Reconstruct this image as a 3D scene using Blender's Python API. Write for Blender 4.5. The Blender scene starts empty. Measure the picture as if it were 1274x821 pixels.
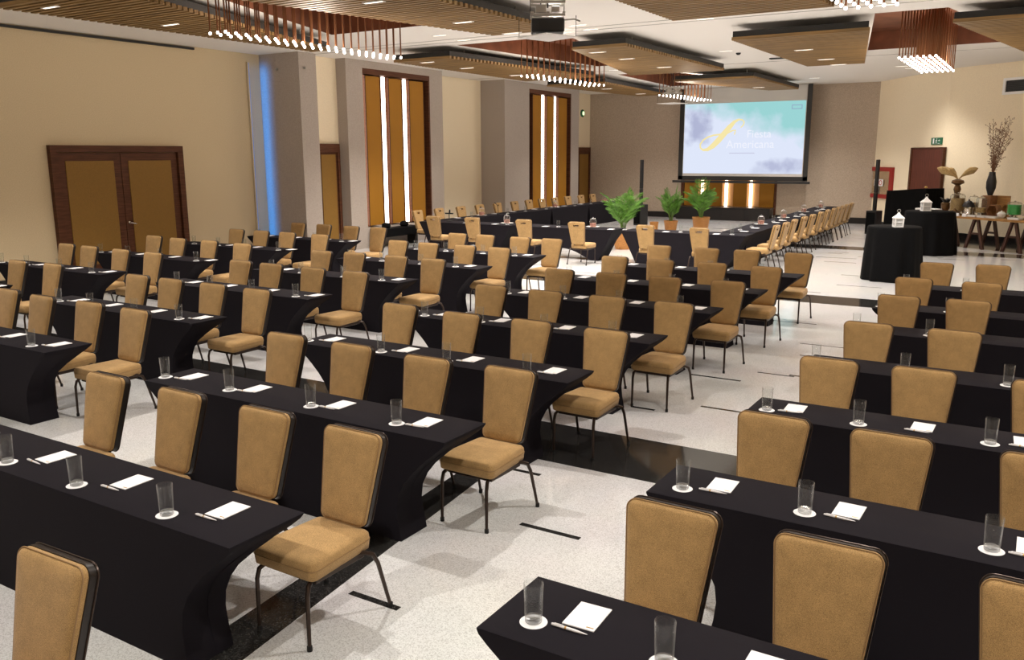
import bpy, bmesh, math, random
from mathutils import Vector, Matrix
random.seed(7)
C = bpy.context.scene.collection
sc = bpy.context.scene

# ---------------------------------------------------------------- camera
cam_d = bpy.data.cameras.new('camera'); cam = bpy.data.objects.new('camera', cam_d); C.objects.link(cam)
cam_d.sensor_width = 36.0; cam_d.lens = 1065.26 * 36.0 / 1274.0; cam_d.clip_end = 200
_R = Matrix(((0.8520206, 0.10139808, -0.51359451), (0.52349459, -0.17211337, 0.83446414), (-0.00378342, -0.97984459, -0.19972548)))
_M = Matrix(((_R[0][0], -_R[0][1], -_R[0][2]), (_R[1][0], -_R[1][1], -_R[1][2]), (_R[2][0], -_R[2][1], -_R[2][2]))).to_4x4()
_M.translation = (0, 0, 2.5)
cam.matrix_world = _M
sc.camera = cam
# ---------------------------------------------------------------- world, exposure
w = bpy.data.worlds.new('world'); sc.world = w; w.use_nodes = True
w.node_tree.nodes['Background'].inputs[0].default_value = (1.0, 0.86, 0.70, 1)
w.node_tree.nodes['Background'].inputs[1].default_value = 0.05
sc.view_settings.view_transform = 'Standard'; sc.view_settings.look = 'None'
sc.view_settings.exposure = 0.0; sc.view_settings.gamma = 1.0; sc.view_settings.use_curve_mapping = False
SPOT_W = 415.0        # every recessed strip light
CHAND_W = 160.0       # every rod chandelier
SPOT_COL = (1.0, 0.935, 0.865)
CHAND_COL = (1.0, 0.85, 0.70)

# ---------------------------------------------------------------- materials
def mat(name, col, rough=0.6, metal=0.0, spec=0.5, noise=None, bump=None, emit=None, sheen=0.0, coat=0.0):
    m = bpy.data.materials.new(name); m.use_nodes = True
    nt = m.node_tree; b = nt.nodes['Principled BSDF']
    b.inputs['Base Color'].default_value = (*col, 1); b.inputs['Roughness'].default_value = rough
    b.inputs['Metallic'].default_value = metal; b.inputs['Specular IOR Level'].default_value = spec
    b.inputs['Sheen Weight'].default_value = sheen; b.inputs['Coat Weight'].default_value = coat
    if emit:
        b.inputs['Emission Color'].default_value = (*emit[0], 1); b.inputs['Emission Strength'].default_value = emit[1]
    if noise or bump:
        tc = nt.nodes.new('ShaderNodeTexCoord')
    if noise:
        scale, amt, det = noise
        if isinstance(scale, tuple):
            mp = nt.nodes.new('ShaderNodeMapping'); mp.inputs['Scale'].default_value = scale
            nt.links.new(tc.outputs['Object'], mp.inputs[0]); src = mp.outputs[0]; sc_ = 1.0
        else:
            src = tc.outputs['Object']; sc_ = scale
        n = nt.nodes.new('ShaderNodeTexNoise'); n.inputs['Scale'].default_value = sc_; n.inputs['Detail'].default_value = det
        nt.links.new(src, n.inputs['Vector'])
        cr = nt.nodes.new('ShaderNodeValToRGB')
        cr.color_ramp.elements[0].position = 0.3; cr.color_ramp.elements[1].position = 0.7
        cr.color_ramp.elements[0].color = (*[max(0, c * (1 - amt)) for c in col], 1)
        cr.color_ramp.elements[1].color = (*[min(1, c * (1 + amt)) for c in col], 1)
        nt.links.new(n.outputs['Fac'], cr.inputs[0]); nt.links.new(cr.outputs[0], b.inputs['Base Color'])
    if bump:
        n2 = nt.nodes.new('ShaderNodeTexNoise'); n2.inputs['Scale'].default_value = bump[0]; n2.inputs['Detail'].default_value = 3
        nt.links.new(tc.outputs['Object'], n2.inputs['Vector'])
        bp = nt.nodes.new('ShaderNodeBump'); bp.inputs['Strength'].default_value = bump[1]; bp.inputs['Distance'].default_value = 0.01
        nt.links.new(n2.outputs['Fac'], bp.inputs['Height']); nt.links.new(bp.outputs[0], b.inputs['Normal'])
    return m

def emat(name, col, s):
    m = bpy.data.materials.new(name); m.use_nodes = True; nt = m.node_tree; nt.nodes.clear()
    e = nt.nodes.new('ShaderNodeEmission'); e.inputs[0].default_value = (*col, 1); e.inputs[1].default_value = s
    o = nt.nodes.new('ShaderNodeOutputMaterial'); nt.links.new(e.outputs[0], o.inputs[0])
    return m

def glassmat(name, tint=(0.97, 0.98, 0.98), edge=4.0, base=0.03, rough=0.12):
    """thin clear glass: see-through face on, brighter reflecting rims at grazing angles"""
    m = bpy.data.materials.new(name); m.use_nodes = True; nt = m.node_tree; nt.nodes.clear()
    t = nt.nodes.new('ShaderNodeBsdfTransparent'); t.inputs[0].default_value = (*tint, 1)
    g = nt.nodes.new('ShaderNodeBsdfGlossy'); g.inputs['Roughness'].default_value = rough
    d = nt.nodes.new('ShaderNodeBsdfTranslucent'); d.inputs[0].default_value = (0.9, 0.9, 0.9, 1)
    gd = nt.nodes.new('ShaderNodeMixShader'); gd.inputs[0].default_value = 0.35; nt.links.new(g.outputs[0], gd.inputs[1]); nt.links.new(d.outputs[0], gd.inputs[2])
    lw = nt.nodes.new('ShaderNodeLayerWeight'); lw.inputs[0].default_value = 0.5
    fr = nt.nodes.new('ShaderNodeMath'); fr.operation = 'POWER'; nt.links.new(lw.outputs['Facing'], fr.inputs[0]); fr.inputs[1].default_value = edge
    ma = nt.nodes.new('ShaderNodeMath'); ma.operation = 'MULTIPLY_ADD'; ma.inputs[1].default_value = 0.85; ma.inputs[2].default_value = base; nt.links.new(fr.outputs[0], ma.inputs[0])
    mx = nt.nodes.new('ShaderNodeMixShader'); o = nt.nodes.new('ShaderNodeOutputMaterial')
    nt.links.new(ma.outputs[0], mx.inputs[0]); nt.links.new(t.outputs[0], mx.inputs[1]); nt.links.new(gd.outputs[0], mx.inputs[2])
    nt.links.new(mx.outputs[0], o.inputs[0])
    return m

def woven(name, col, amt, rough=0.9):
    """upholstery: two crossed fine stripe noises over a base colour"""
    m = mat(name, col, rough, spec=0.2, sheen=0.15)
    nt = m.node_tree; b = nt.nodes['Principled BSDF']
    tc = nt.nodes.new('ShaderNodeTexCoord'); vals = []
    for scl in ((900, 900, 260), (260, 260, 900), (14, 14, 14)):
        mp = nt.nodes.new('ShaderNodeMapping'); mp.inputs['Scale'].default_value = scl
        n = nt.nodes.new('ShaderNodeTexNoise'); n.inputs['Scale'].default_value = 1; n.inputs['Detail'].default_value = 2
        nt.links.new(tc.outputs['Object'], mp.inputs[0]); nt.links.new(mp.outputs[0], n.inputs['Vector']); vals.append(n.outputs['Fac'])
    a = nt.nodes.new('ShaderNodeMath'); a.operation = 'ADD'; nt.links.new(vals[0], a.inputs[0]); nt.links.new(vals[1], a.inputs[1])
    a2 = nt.nodes.new('ShaderNodeMath'); a2.operation = 'MULTIPLY_ADD'; nt.links.new(vals[2], a2.inputs[0]); a2.inputs[1].default_value = 0.25; nt.links.new(a.outputs[0], a2.inputs[2])
    cr = nt.nodes.new('ShaderNodeValToRGB'); cr.color_ramp.elements[0].position = 0.85; cr.color_ramp.elements[1].position = 1.5 / 1.0 if False else 1.0
    cr.color_ramp.elements[0].color = (*[c * (1 - amt) for c in col], 1); cr.color_ramp.elements[1].color = (*[min(1, c * (1 + amt)) for c in col], 1)
    sub = nt.nodes.new('ShaderNodeMath'); sub.operation = 'SUBTRACT'; sub.inputs[1].default_value = 0.20
    nt.links.new(a2.outputs[0], sub.inputs[0]); nt.links.new(sub.outputs[0], cr.inputs[0]); nt.links.new(cr.outputs[0], b.inputs['Base Color'])
    return m

M = {}
M['wall_beige'] = mat('beige wall vinyl', (0.65, 0.525, 0.335), 0.85, noise=(60, 0.08, 4), bump=(140, 0.25))
M['wall_cream'] = mat('cream wall vinyl', (0.88, 0.76, 0.56), 0.85, noise=(40, 0.05, 4), bump=(120, 0.2))
M['wall_taupe'] = mat('taupe fabric wall', (0.46, 0.375, 0.295), 0.9, noise=(45, 0.16, 5), bump=(90, 0.3))
M['wall_grey'] = mat('grey fabric pier', (0.42, 0.365, 0.32), 0.9, noise=(50, 0.10, 5), bump=(90, 0.3))
M['ceiling'] = mat('white ceiling paint', (0.86, 0.83, 0.79), 0.8)
M['copper_board'] = mat('copper lacquer', (0.20, 0.075, 0.038), 0.45, metal=0.5, noise=(3, 0.25, 2))
M['slat'] = mat('oak slats', (0.25, 0.148, 0.052), 0.6, noise=((1.2, 22, 22), 0.35, 4))
M['black_board'] = mat('black board', (0.012, 0.011, 0.010), 0.6)
M['cloth'] = mat('black stretch cloth', (0.0135, 0.0118, 0.0152), 0.7, spec=0.05, bump=(700, 0.10))
M['drape'] = mat('black drape', (0.0045, 0.0045, 0.005), 0.8, spec=0.08)
M['gold'] = woven('gold chair fabric', (0.41, 0.255, 0.105), 0.30)
M['gold_dark'] = mat('gold piping', (0.30, 0.18, 0.075), 0.7)
M['chair_metal'] = mat('dark bronze tube', (0.042, 0.026, 0.019), 0.32, metal=0.55, spec=0.5)
M['back_edge'] = mat('dark back edge', (0.012, 0.008, 0.007), 0.4)
M['rubber'] = mat('black rubber', (0.01, 0.01, 0.01), 0.8)
M['paper'] = mat('white paper', (0.86, 0.85, 0.86), 0.7)
M['pen'] = mat('white pen plastic', (0.85, 0.83, 0.83), 0.3)
M['brass'] = mat('brass ring', (0.75, 0.48, 0.16), 0.3, metal=0.9)
M['glass'] = glassmat('clear glass')
M['glass_base'] = glassmat('thick glass base', (0.93, 0.94, 0.95), 1.6, 0.16, 0.2)
M['door_wood'] = mat('dark brown door wood', (0.095, 0.036, 0.018), 0.45, spec=0.15, noise=((3, 3, 40), 0.3, 4))
M['door_panel'] = mat('ochre door panel', (0.25, 0.135, 0.030), 0.6, spec=0.2, noise=(70, 0.14, 4))
M['mahogany'] = mat('mahogany door', (0.115, 0.034, 0.020), 0.45, spec=0.15, noise=((30, 30, 3), 0.25, 4))
M['amber'] = mat('amber wall panel', (0.36, 0.165, 0.018), 0.6, spec=0.2, noise=(60, 0.10, 4))
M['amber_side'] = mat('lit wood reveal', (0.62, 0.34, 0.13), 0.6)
M['tube'] = emat('fluorescent tube', (1.0, 0.86, 0.74), 7.0)
M['strip'] = emat('strip light lens', (1.0, 0.88, 0.72), 3.5)
M['bulb'] = emat('glowing bulb', (1.0, 0.87, 0.78), 14.0)
for k in ('bulb', 'strip'):
    M[k].cycles.emission_sampling = 'NONE'
M['rod'] = mat('copper rod', (0.30, 0.135, 0.065), 0.3, metal=0.8)
M['black'] = mat('black plastic', (0.008, 0.008, 0.009), 0.5)
M['baseboard'] = mat('black baseboard', (0.012, 0.010, 0.010), 0.3)
M['steel'] = mat('polished steel', (0.62, 0.60, 0.57), 0.18, metal=1.0)
M['grey_metal'] = mat('grey bracket metal', (0.45, 0.43, 0.40), 0.4, metal=0.6)
M['white_metal'] = mat('white painted metal', (0.86, 0.85, 0.84), 0.5)
M['green'] = mat('green sign', (0.01, 0.13, 0.055), 0.5)
M['red'] = mat('red painted frame', (0.30, 0.008, 0.008), 0.35)
M['red_ink'] = mat('red ink', (0.5, 0.05, 0.05), 0.6)
M['oak'] = mat('oak plank', (0.42, 0.22, 0.07), 0.5, noise=((3, 25, 25), 0.3, 4))
M['trestle'] = mat('dark trestle wood', (0.07, 0.028, 0.018), 0.5)
M['hex_wood'] = mat('walnut riser', (0.22, 0.10, 0.04), 0.5, noise=((4, 20, 20), 0.3, 3))
M['leaf'] = mat('palm leaf', (0.13, 0.31, 0.04), 0.5, noise=(6, 0.4, 2))
M['stem'] = mat('palm stem', (0.14, 0.24, 0.05), 0.5)
M['basket'] = mat('terracotta wicker pot', (0.46, 0.20, 0.05), 0.6, noise=(40, 0.25, 3))
M['soil'] = mat('soil', (0.02, 0.013, 0.008), 0.9)
M['ceramic'] = mat('white china', (0.82, 0.80, 0.77), 0.25)
M['branch'] = mat('dry branch', (0.20, 0.095, 0.05), 0.8)
M['plume'] = mat('pampas plume', (0.52, 0.36, 0.16), 0.9, noise=(60, 0.3, 3))
M['dark_vase'] = mat('black vase', (0.012, 0.012, 0.014), 0.35)
M['bronze'] = mat('dark bronze', (0.16, 0.09, 0.04), 0.35, metal=0.7)
M['frost'] = mat('frosted pane', (0.55, 0.56, 0.56), 0.5)
M['juice'] = mat('green juice', (0.03, 0.36, 0.07), 0.3)
M['grain'] = mat('golden cereal', (0.36, 0.24, 0.10), 0.8, noise=(50, 0.4, 3))

def stone(name, base, speck, rough, scale=130):
    m = mat(name, base, rough, spec=0.5); nt = m.node_tree; b = nt.nodes['Principled BSDF']
    tc = nt.nodes.new('ShaderNodeTexCoord')
    v = nt.nodes.new('ShaderNodeTexVoronoi'); v.inputs['Scale'].default_value = scale
    nt.links.new(tc.outputs['Object'], v.inputs['Vector'])
    cr = nt.nodes.new('ShaderNodeValToRGB'); e = cr.color_ramp
    e.elements[0].position = 0.0; e.elements[0].color = (*speck, 1); e.elements[1].position = 0.55; e.elements[1].color = (*base, 1)
    sep = nt.nodes.new('ShaderNodeSeparateColor'); nt.links.new(v.outputs['Color'], sep.inputs[0]); nt.links.new(sep.outputs[0], cr.inputs[0])
    n = nt.nodes.new('ShaderNodeTexNoise'); n.inputs['Scale'].default_value = 0.9; n.inputs['Detail'].default_value = 4
    nt.links.new(tc.outputs['Object'], n.inputs['Vector'])
    mx = nt.nodes.new('ShaderNodeMixRGB'); mx.blend_type = 'MULTIPLY'; mx.inputs[0].default_value = 0.12
    nt.links.new(cr.outputs[0], mx.inputs[1]); nt.links.new(n.outputs['Color'], mx.inputs[2]); nt.links.new(mx.outputs[0], b.inputs['Base Color'])
    return m
M['terrazzo'] = stone('light terrazzo', (0.77, 0.765, 0.76), (0.50, 0.49, 0.48), 0.11, 190)
M['granite'] = stone('black granite band', (0.016, 0.015, 0.014), (0.05, 0.048, 0.045), 0.10)

# ---------------------------------------------------------------- mesh helpers
def newbm(): return bmesh.new()
def box(bm, x0, x1, y0, y1, z0, z1, mi=0):
    vs = [bm.verts.new(p) for p in ((x0,y0,z0),(x1,y0,z0),(x1,y1,z0),(x0,y1,z0),(x0,y0,z1),(x1,y0,z1),(x1,y1,z1),(x0,y1,z1))]
    for f in ((0,3,2,1),(4,5,6,7),(0,1,5,4),(1,2,6,5),(2,3,7,6),(3,0,4,7)):
        bm.faces.new([vs[i] for i in f]).material_index = mi
def bbox(bm, x0, x1, y0, y1, z0, z1, b=0.004, seg=2):
    t = newbm(); box(t, x0, x1, y0, y1, z0, z1)
    bmesh.ops.bevel(t, geom=t.edges[:], offset=b, segments=seg, profile=0.5, affect='EDGES')
    merge(bm, t)
def merge(bm, t, m=None):
    if m is not None: bmesh.ops.transform(t, matrix=m, verts=t.verts[:])
    me = bpy.data.meshes.new('tmp'); t.to_mesh(me); t.free(); bm.from_mesh(me); bpy.data.meshes.remove(me)
def tube(bm, pts, r, n=8, cap=True, mi=0):
    pts = [Vector(p) for p in pts]; rs = r if isinstance(r, (list, tuple)) else [r] * len(pts)
    up = None; rings = []
    for i, p in enumerate(pts):
        d = (pts[min(i + 1, len(pts) - 1)] - pts[max(i - 1, 0)]).normalized()
        if up is None:
            up = Vector((0, 0, 1)) if abs(d.z) < 0.9 else Vector((1, 0, 0))
        a = d.cross(up).normalized(); up = a.cross(d).normalized()
        rings.append([bm.verts.new(p + (a * math.cos(t) + up * math.sin(t)) * rs[i]) for t in [2 * math.pi * k / n for k in range(n)]])
    for a, b in zip(rings, rings[1:]):
        for k in range(n): bm.faces.new((a[k], a[(k + 1) % n], b[(k + 1) % n], b[k])).material_index = mi
    if cap:
        bm.faces.new(rings[0][::-1]).material_index = mi; bm.faces.new(rings[-1]).material_index = mi
def loop_tube(bm, pts, r, n=6):
    pts = [Vector(p) for p in pts]; N = len(pts); rings = []
    nrm = (pts[1] - pts[0]).cross(pts[N // 3] - pts[0]).normalized()
    for i in range(N):
        d = (pts[(i + 1) % N] - pts[i - 1]).normalized(); a = d.cross(nrm).normalized()
        rings.append([bm.verts.new(pts[i] + (a * math.cos(t) + nrm * math.sin(t)) * r) for t in [2 * math.pi * k / n for k in range(n)]])
    for i in range(N):
        a, b = rings[i], rings[(i + 1) % N]
        for k in range(n): bm.faces.new((a[k], a[(k + 1) % n], b[(k + 1) % n], b[k]))
def lathe(bm, prof, n=20, c=(0, 0), mi=0):
    rings = []
    for r, z in prof:
        if r < 1e-5: rings.append([bm.verts.new((c[0], c[1], z))])
        else: rings.append([bm.verts.new((c[0] + r * math.cos(2 * math.pi * k / n), c[1] + r * math.sin(2 * math.pi * k / n), z)) for k in range(n)])
    for a, b in zip(rings, rings[1:]):
        for k in range(n):
            k2 = (k + 1) % n
            if len(a) == 1 and len(b) == 1: continue
            if len(a) == 1: f = bm.faces.new((a[0], b[k2], b[k]))
            elif len(b) == 1: f = bm.faces.new((a[k], a[k2], b[0]))
            else: f = bm.faces.new((a[k], a[k2], b[k2], b[k]))
            f.material_index = mi
def rings_mesh(bm, rings, cap0=True, cap1=True, mi=0):
    R = [[bm.verts.new(p) for p in r] for r in rings]; n = len(R[0])
    for a, b in zip(R, R[1:]):
        for k in range(n): bm.faces.new((a[k], a[(k + 1) % n], b[(k + 1) % n], b[k])).material_index = mi
    if cap0: bm.faces.new(R[0][::-1]).material_index = mi
    if cap1: bm.faces.new(R[-1]).material_index = mi
def prism(bm, poly, z0, z1, mi=0):
    rings_mesh(bm, [[(x, y, z0) for x, y in poly], [(x, y, z1) for x, y in poly]], mi=mi)
def mesh(name, bm, mats, smooth=False, angle=40):
    bmesh.ops.recalc_face_normals(bm, faces=bm.faces[:])
    me = bpy.data.meshes.new(name); bm.to_mesh(me); bm.free()
    for m in (mats if isinstance(mats, (list, tuple)) else [mats]): me.materials.append(m)
    if smooth:
        for p in me.polygons: p.use_smooth = True
        me.set_sharp_from_angle(angle=math.radians(angle))
    return me
def obj(name, me, parent=None, loc=None, rotz=0, label=None):
    o = bpy.data.objects.new(name, me); C.objects.link(o)
    if parent: o.parent = parent
    if loc: o.location = loc
    if rotz: o.rotation_euler = (0, 0, rotz)
    if label: o['label'] = label
    return o
def tag(o, label, cat, group=None):
    o['label'] = label; o['category'] = cat
    if group: o['group'] = group
    return o
def thing(name, label, cat, loc=(0, 0, 0), rotz=0, group=None):
    o = bpy.data.objects.new(name, None); C.objects.link(o); o.location = loc; o.rotation_euler = (0, 0, rotz)
    o.empty_display_size = 0.1
    return tag(o, label, cat, group)
def struct(name, me, **k):
    o = obj(name, me, **k); o['kind'] = 'structure'; return o
def dup(root, name, loc, rotz, label, cat, group=None):
    r = root.copy(); r.name = name; C.objects.link(r); r.location = loc; r.rotation_euler = (0, 0, rotz)
    tag(r, label, cat, group)
    for ch in root.children:
        c = ch.copy(); C.objects.link(c); c.parent = r
        for g in ch.children:
            d = g.copy(); C.objects.link(d); d.parent = c
            for h in g.children:
                e = h.copy(); C.objects.link(e); e.parent = d
    return r
ORD = ['zeroth', 'first', 'second', 'third', 'fourth', 'fifth', 'sixth', 'seventh', 'eighth', 'ninth', 'tenth', 'eleventh', 'twelfth', 'thirteenth']

def light(name, kind, loc, energy, col, parent=None, target=None, **k):
    l = bpy.data.lights.new(name, kind); l.energy = energy; l.color = col
    for a, b in k.items(): setattr(l, a, b)
    o = bpy.data.objects.new(name, l); C.objects.link(o); o.location = loc
    if target: o.rotation_euler = (Vector(target) - Vector(loc)).to_track_quat('-Z', 'Y').to_euler()
    if parent: o.parent = parent
    return o

# ================================================================ ROOM
XW, XP, YF, ZC = -17.2, -15.83, 33.5, 5.0
X1, Y0 = 6.0, -4.0
bm = newbm(); box(bm, XW - 0.3, X1 + 0.3, Y0 - 0.3, YF + 0.8, -0.3, 0.0); struct('floor', mesh('floor', bm, M['terrazzo']))
# dark granite bands, laid flush in the terrazzo
bm = newbm()
T = 0.0015
for y0, y1 in ((5.93, 6.86), (15.05, 15.92), (24.15, 25.0)):
    box(bm, XW, X1, y0, y1, -0.02, T)
bm.faces.ensure_lookup_table()
prism(bm, [(-3.10, -1.5), (-2.70, -1.5), (-3.64, 5.93), (-3.86, 5.93)], -0.02, T)
prism(bm, [(-2.72, 29.6), (5.9, 23.43), (5.9, 20.9), (-0.9, 25.75), (-3.9, 27.9)], -0.02, T * 0.8)
struct('trim_1', mesh('floor bands', bm, M['granite']))
bm = newbm()
for x0, x1, y in ((-3.22, -2.86, 3.42), (-2.86, -2.40, 4.75), (-2.75, -2.05, 8.12), (-3.35, -3.1, 7.75), (-3.5, -3.2, 5.62), (-2.3, -1.5, 9.85), (-3.3, -2.7, 9.3)):
    box(bm, x0, x1, y - 0.022, y + 0.022, -0.02, T)
rnd = random.Random(3)
for i in range(150):
    y = rnd.uniform(9.5, 32); x = rnd.uniform(-14.8, 1.5); L = rnd.uniform(0.3, 1.0)
    if any(a - 0.1 < y < b + 0.1 for a, b in ((15.05, 15.92), (24.15, 25.0))): continue
    box(bm, x, x + L, y - 0.014, y + 0.014, -0.02, T)
struct('trim_2', mesh('floor dashes', bm, M['granite']))

# ceiling with chandelier pockets
POCK = [[(-10.85, 7.7), (-10.55, 7.7), (-9.2, 14.1), (-13.1, 14.1)],
        [(-11.9, 16.95), (-9.0, 16.95), (-10.35, 23.1), (-11.3, 23.1)],
        [(-11.9, 25.8), (-10.2, 25.8), (-8.7, 31.2), (-12.2, 31.2)],
        [(-3.5, 7.7), (-1.4, 7.7), (-0.6, 14.1), (-2.95, 14.1)],
        [(-2.95, 17.4), (-1.75, 17.4), (-0.7, 23.3), (-4.05, 23.3)]]
bm = newbm()
def loop_edges(bm, pts, z):
    vs = [bm.verts.new((x, y, z)) for x, y in pts]
    return [bm.edges.new((vs[i], vs[(i + 1) % len(vs)])) for i in range(len(vs))]
ed = loop_edges(bm, [(XW - 0.3, Y0 - 0.3), (X1 + 0.3, Y0 - 0.3), (X1 + 0.3, YF + 0.8), (XW - 0.3, YF + 0.8)], ZC)
for p in POCK: ed += loop_edges(bm, p, ZC)
bmesh.ops.triangle_fill(bm, edges=ed, use_beauty=True, use_dissolve=False)
struct('ceiling', mesh('ceiling', bm, M['ceiling']))
for i, p in enumerate(POCK):
    bm = newbm()
    rings_mesh(bm, [[(x, y, ZC - 0.002) for x, y in p], [(x, y, ZC + 0.42) for x, y in p]], cap0=False, cap1=True)
    struct('trim_%d' % (3 + i), mesh('pocket lining', bm, M['copper_board']))
bm = newbm()
for y in (16.05, 18.2 - 1.75, 24.6, 7.3): box(bm, XW, X1, y, y + 0.03, ZC - 0.006, ZC + 0.01)
struct('trim_8', mesh('ceiling joints', bm, M['grey_metal']))

# door wall: beige up to the first pier, cream in the recesses
bm = newbm(); box(bm, XW - 0.3, XW, Y0, 15.83, 0, ZC); struct('wall_west', mesh('wall', bm, M['wall_beige']))
bm = newbm()
box(bm, XW, -16.17, 16.42, 17.5, 0, ZC); box(bm, XW, -16.8, 21.75, 25.3, 0, ZC); box(bm, -17.0, -16.7, 30.78, YF, 0, ZC)
struct('wall_west_recess', mesh('wall', bm, M['wall_cream']))
bm = newbm(); box(bm, XW, XP, 15.83, 16.42, 0, ZC); struct('wall_west_pier_near', mesh('pier', bm, M['wall_grey']))
def window_pier(name, y0, ya, yb, y1):
    """a broad pier with a recessed panel bay between ya and yb"""
    bm = newbm()
    box(bm, XW, XP, y0, ya, 0, ZC); box(bm, XW, XP, yb, y1, 0, ZC)
    box(bm, XW, XP, ya, yb, 4.78, ZC); box(bm, XW, XP - 0.02, ya, yb, 0, 0.55)
    box(bm, XW, -16.35, ya, yb, 0.55, 4.78)
    struct(name, mesh('pier', bm, M['wall_grey']))
window_pier('wall_west_pier_middle', 17.5, 18.15, 21.1, 21.75)
window_pier('wall_west_pier_far', 25.3, 26.95, 30.1, 30.78)
# screen wall
bm = newbm()
box(bm, -17.0, -12.55, YF, YF + 0.3, 0, ZC); box(bm, -8.72, -5.2, YF, YF + 0.3, 0, ZC)
box(bm, -12.55, -8.72, YF, YF + 0.3, 3.2, ZC); box(bm, -12.55, -8.72, YF + 0.25, YF + 0.5, 0, 3.2)
struct('wall_north', mesh('wall', bm, M['wall_taupe']))
# angled walls towards the buffet
A, B = Vector((-5.3, 33.5)), Vector((-2.72, 29.6)); U2 = Vector((0.813, -0.582))
E2 = B + U2 * 10.6
def wall_seg(name, p, q, m, z1=ZC, th=0.25, z0=0.0):
    d = (q - p).normalized(); n = Vector((-d.y, d.x))
    if n.y < 0: n = -n
    bm = newbm(); prism(bm, [tuple(p), tuple(q), tuple(q + n * th), tuple(p + n * th)], z0, z1)
    return struct(name, mesh(name, bm, m))
wall_seg('wall_north_east', A, B, M['wall_cream']); wall_seg('wall_east', B, E2, M['wall_cream'])
bm = newbm(); box(bm, X1, X1 + 0.3, Y0, 23.6, 0, ZC); struct('wall_side', mesh('wall', bm, M['wall_cream']))
bm = newbm(); box(bm, XW, X1, Y0 - 0.3, Y0, 0, ZC); struct('wall_south', mesh('wall', bm, M['wall_beige']))
# baseboards
bm = newbm(); box(bm, XW, XW + 0.02, Y0, 10.05, 0, 0.14); box(bm, XW, XW + 0.02, 13.35, 15.83, 0, 0.14)
struct('baseboard_west', mesh('bb', bm, M['baseboard']))
bm = newbm(); box(bm, -16.7, -12.55, YF - 0.02, YF, 0, 0.22); box(bm, -8.72, -5.3, YF - 0.02, YF, 0, 0.22)
struct('baseboard_north', mesh('bb', bm, M['baseboard']))
nAB = Vector((-(B - A).normalized().y, (B - A).normalized().x)); uAB = (B - A).normalized()
if nAB.y > 0: nAB = -nAB
nBC = Vector((-0.582, -0.813))
for nm, p, q, n in (('baseboard_north_east', A, A + uAB * 2.6, nAB), ('baseboard_east', B, E2, nBC)):
    bm = newbm(); prism(bm, [tuple(p), tuple(q), tuple(q + n * 0.02), tuple(p + n * 0.02)], 0, 0.16); struct(nm, mesh('bb', bm, M['baseboard']))
# black slot below the ceiling on the door wall
bm = newbm(); box(bm, XW, XW + 0.05, 3.0, 13.85, 4.93, 4.98); struct('trim_9', mesh('slot', bm, M['black_board']))

# ---- panel bays with light tubes (windows of the piers)
def panel_bay(name, y0, y1, panels, tubes, sides):
    w = bpy.data.objects.new(name, None); C.objects.link(w); w['kind'] = 'structure'; w.location = (-16.3, (y0 + y1) / 2, 0.55)
    def pt(nm, bm, m):
        bmesh.ops.translate(bm, verts=bm.verts[:], vec=-Vector(w.location))
        return obj(nm, mesh(nm, bm, m), w)
    bm = newbm()
    box(bm, -16.35, XP + 0.01, y0, y1, 4.66, 4.80); box(bm, -16.35, XP + 0.01, y1 - 0.06, y1, 0.55, 4.66); box(bm, -16.35, -15.9, y0, y0 + 0.04, 0.55, 4.66)
    pt('frame', bm, M['door_wood'])
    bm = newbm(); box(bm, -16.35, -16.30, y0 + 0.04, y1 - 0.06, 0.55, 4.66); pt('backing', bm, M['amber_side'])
    for a, b in panels:
        bm = newbm(); bbox(bm, -16.0, -15.90, a, b, 0.60, 4.62, 0.006); p = pt('panel', bm, M['amber'])
        bm = newbm(); box(bm, -16.3, -15.895, a - 0.035, a - 0.001, 0.58, 4.64); box(bm, -16.3, -15.895, b + 0.001, b + 0.02, 0.58, 4.64); pt('panel_edge', bm, M['door_wood'])
    for a, b in tubes:
        bm = newbm(); box(bm, -16.00, -15.95, a, b, 0.60, 4.64); pt('light_tube', bm, M['tube'])
    return w
panel_bay('window_1', 18.15, 21.1, [(18.34, 18.92), (19.32, 19.86), (20.24, 20.88)], [(18.17, 18.27), (19.10, 19.20), (20.04, 20.14)], None)
panel_bay('window_2', 26.95, 30.1, [(27.32, 27.9), (28.35, 28.85), (29.25, 29.9)], [(28.08, 28.22), (28.98, 29.12)], None)
# bay under the screen
w3 = bpy.data.objects.new('window_3', None); C.objects.link(w3); w3['kind'] = 'structure'; w3.location = (-10.6, YF, 0.5)
def pt3(nm, bm, m):
    bmesh.ops.translate(bm, verts=bm.verts[:], vec=-Vector(w3.location)); return obj(nm, mesh(nm, bm, m), w3)
bm = newbm(); box(bm, -12.55, -12.42, YF - 0.03, YF + 0.25, 0, 3.2); box(bm, -8.80, -8.72, YF - 0.03, YF + 0.25, 0, 3.2); pt3('frame', bm, M['door_wood'])
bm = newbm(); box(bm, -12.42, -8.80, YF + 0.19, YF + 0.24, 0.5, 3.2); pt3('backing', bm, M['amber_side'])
for a, b in ((-12.40, -11.83), (-11.38, -10.84), (-10.40, -9.86), (-9.38, -8.82)):
    bm = newbm(); bbox(bm, a, b, YF - 0.02, YF + 0.08, 0.5, 3.15, 0.006); pt3('panel', bm, M['amber'])
for a in (-11.76, -10.78, -9.80):
    bm = newbm(); box(bm, a, a + 0.10, YF + 0.12, YF + 0.17, 0.5, 3.15); pt3('light_tube', bm, M['tube'])

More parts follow.
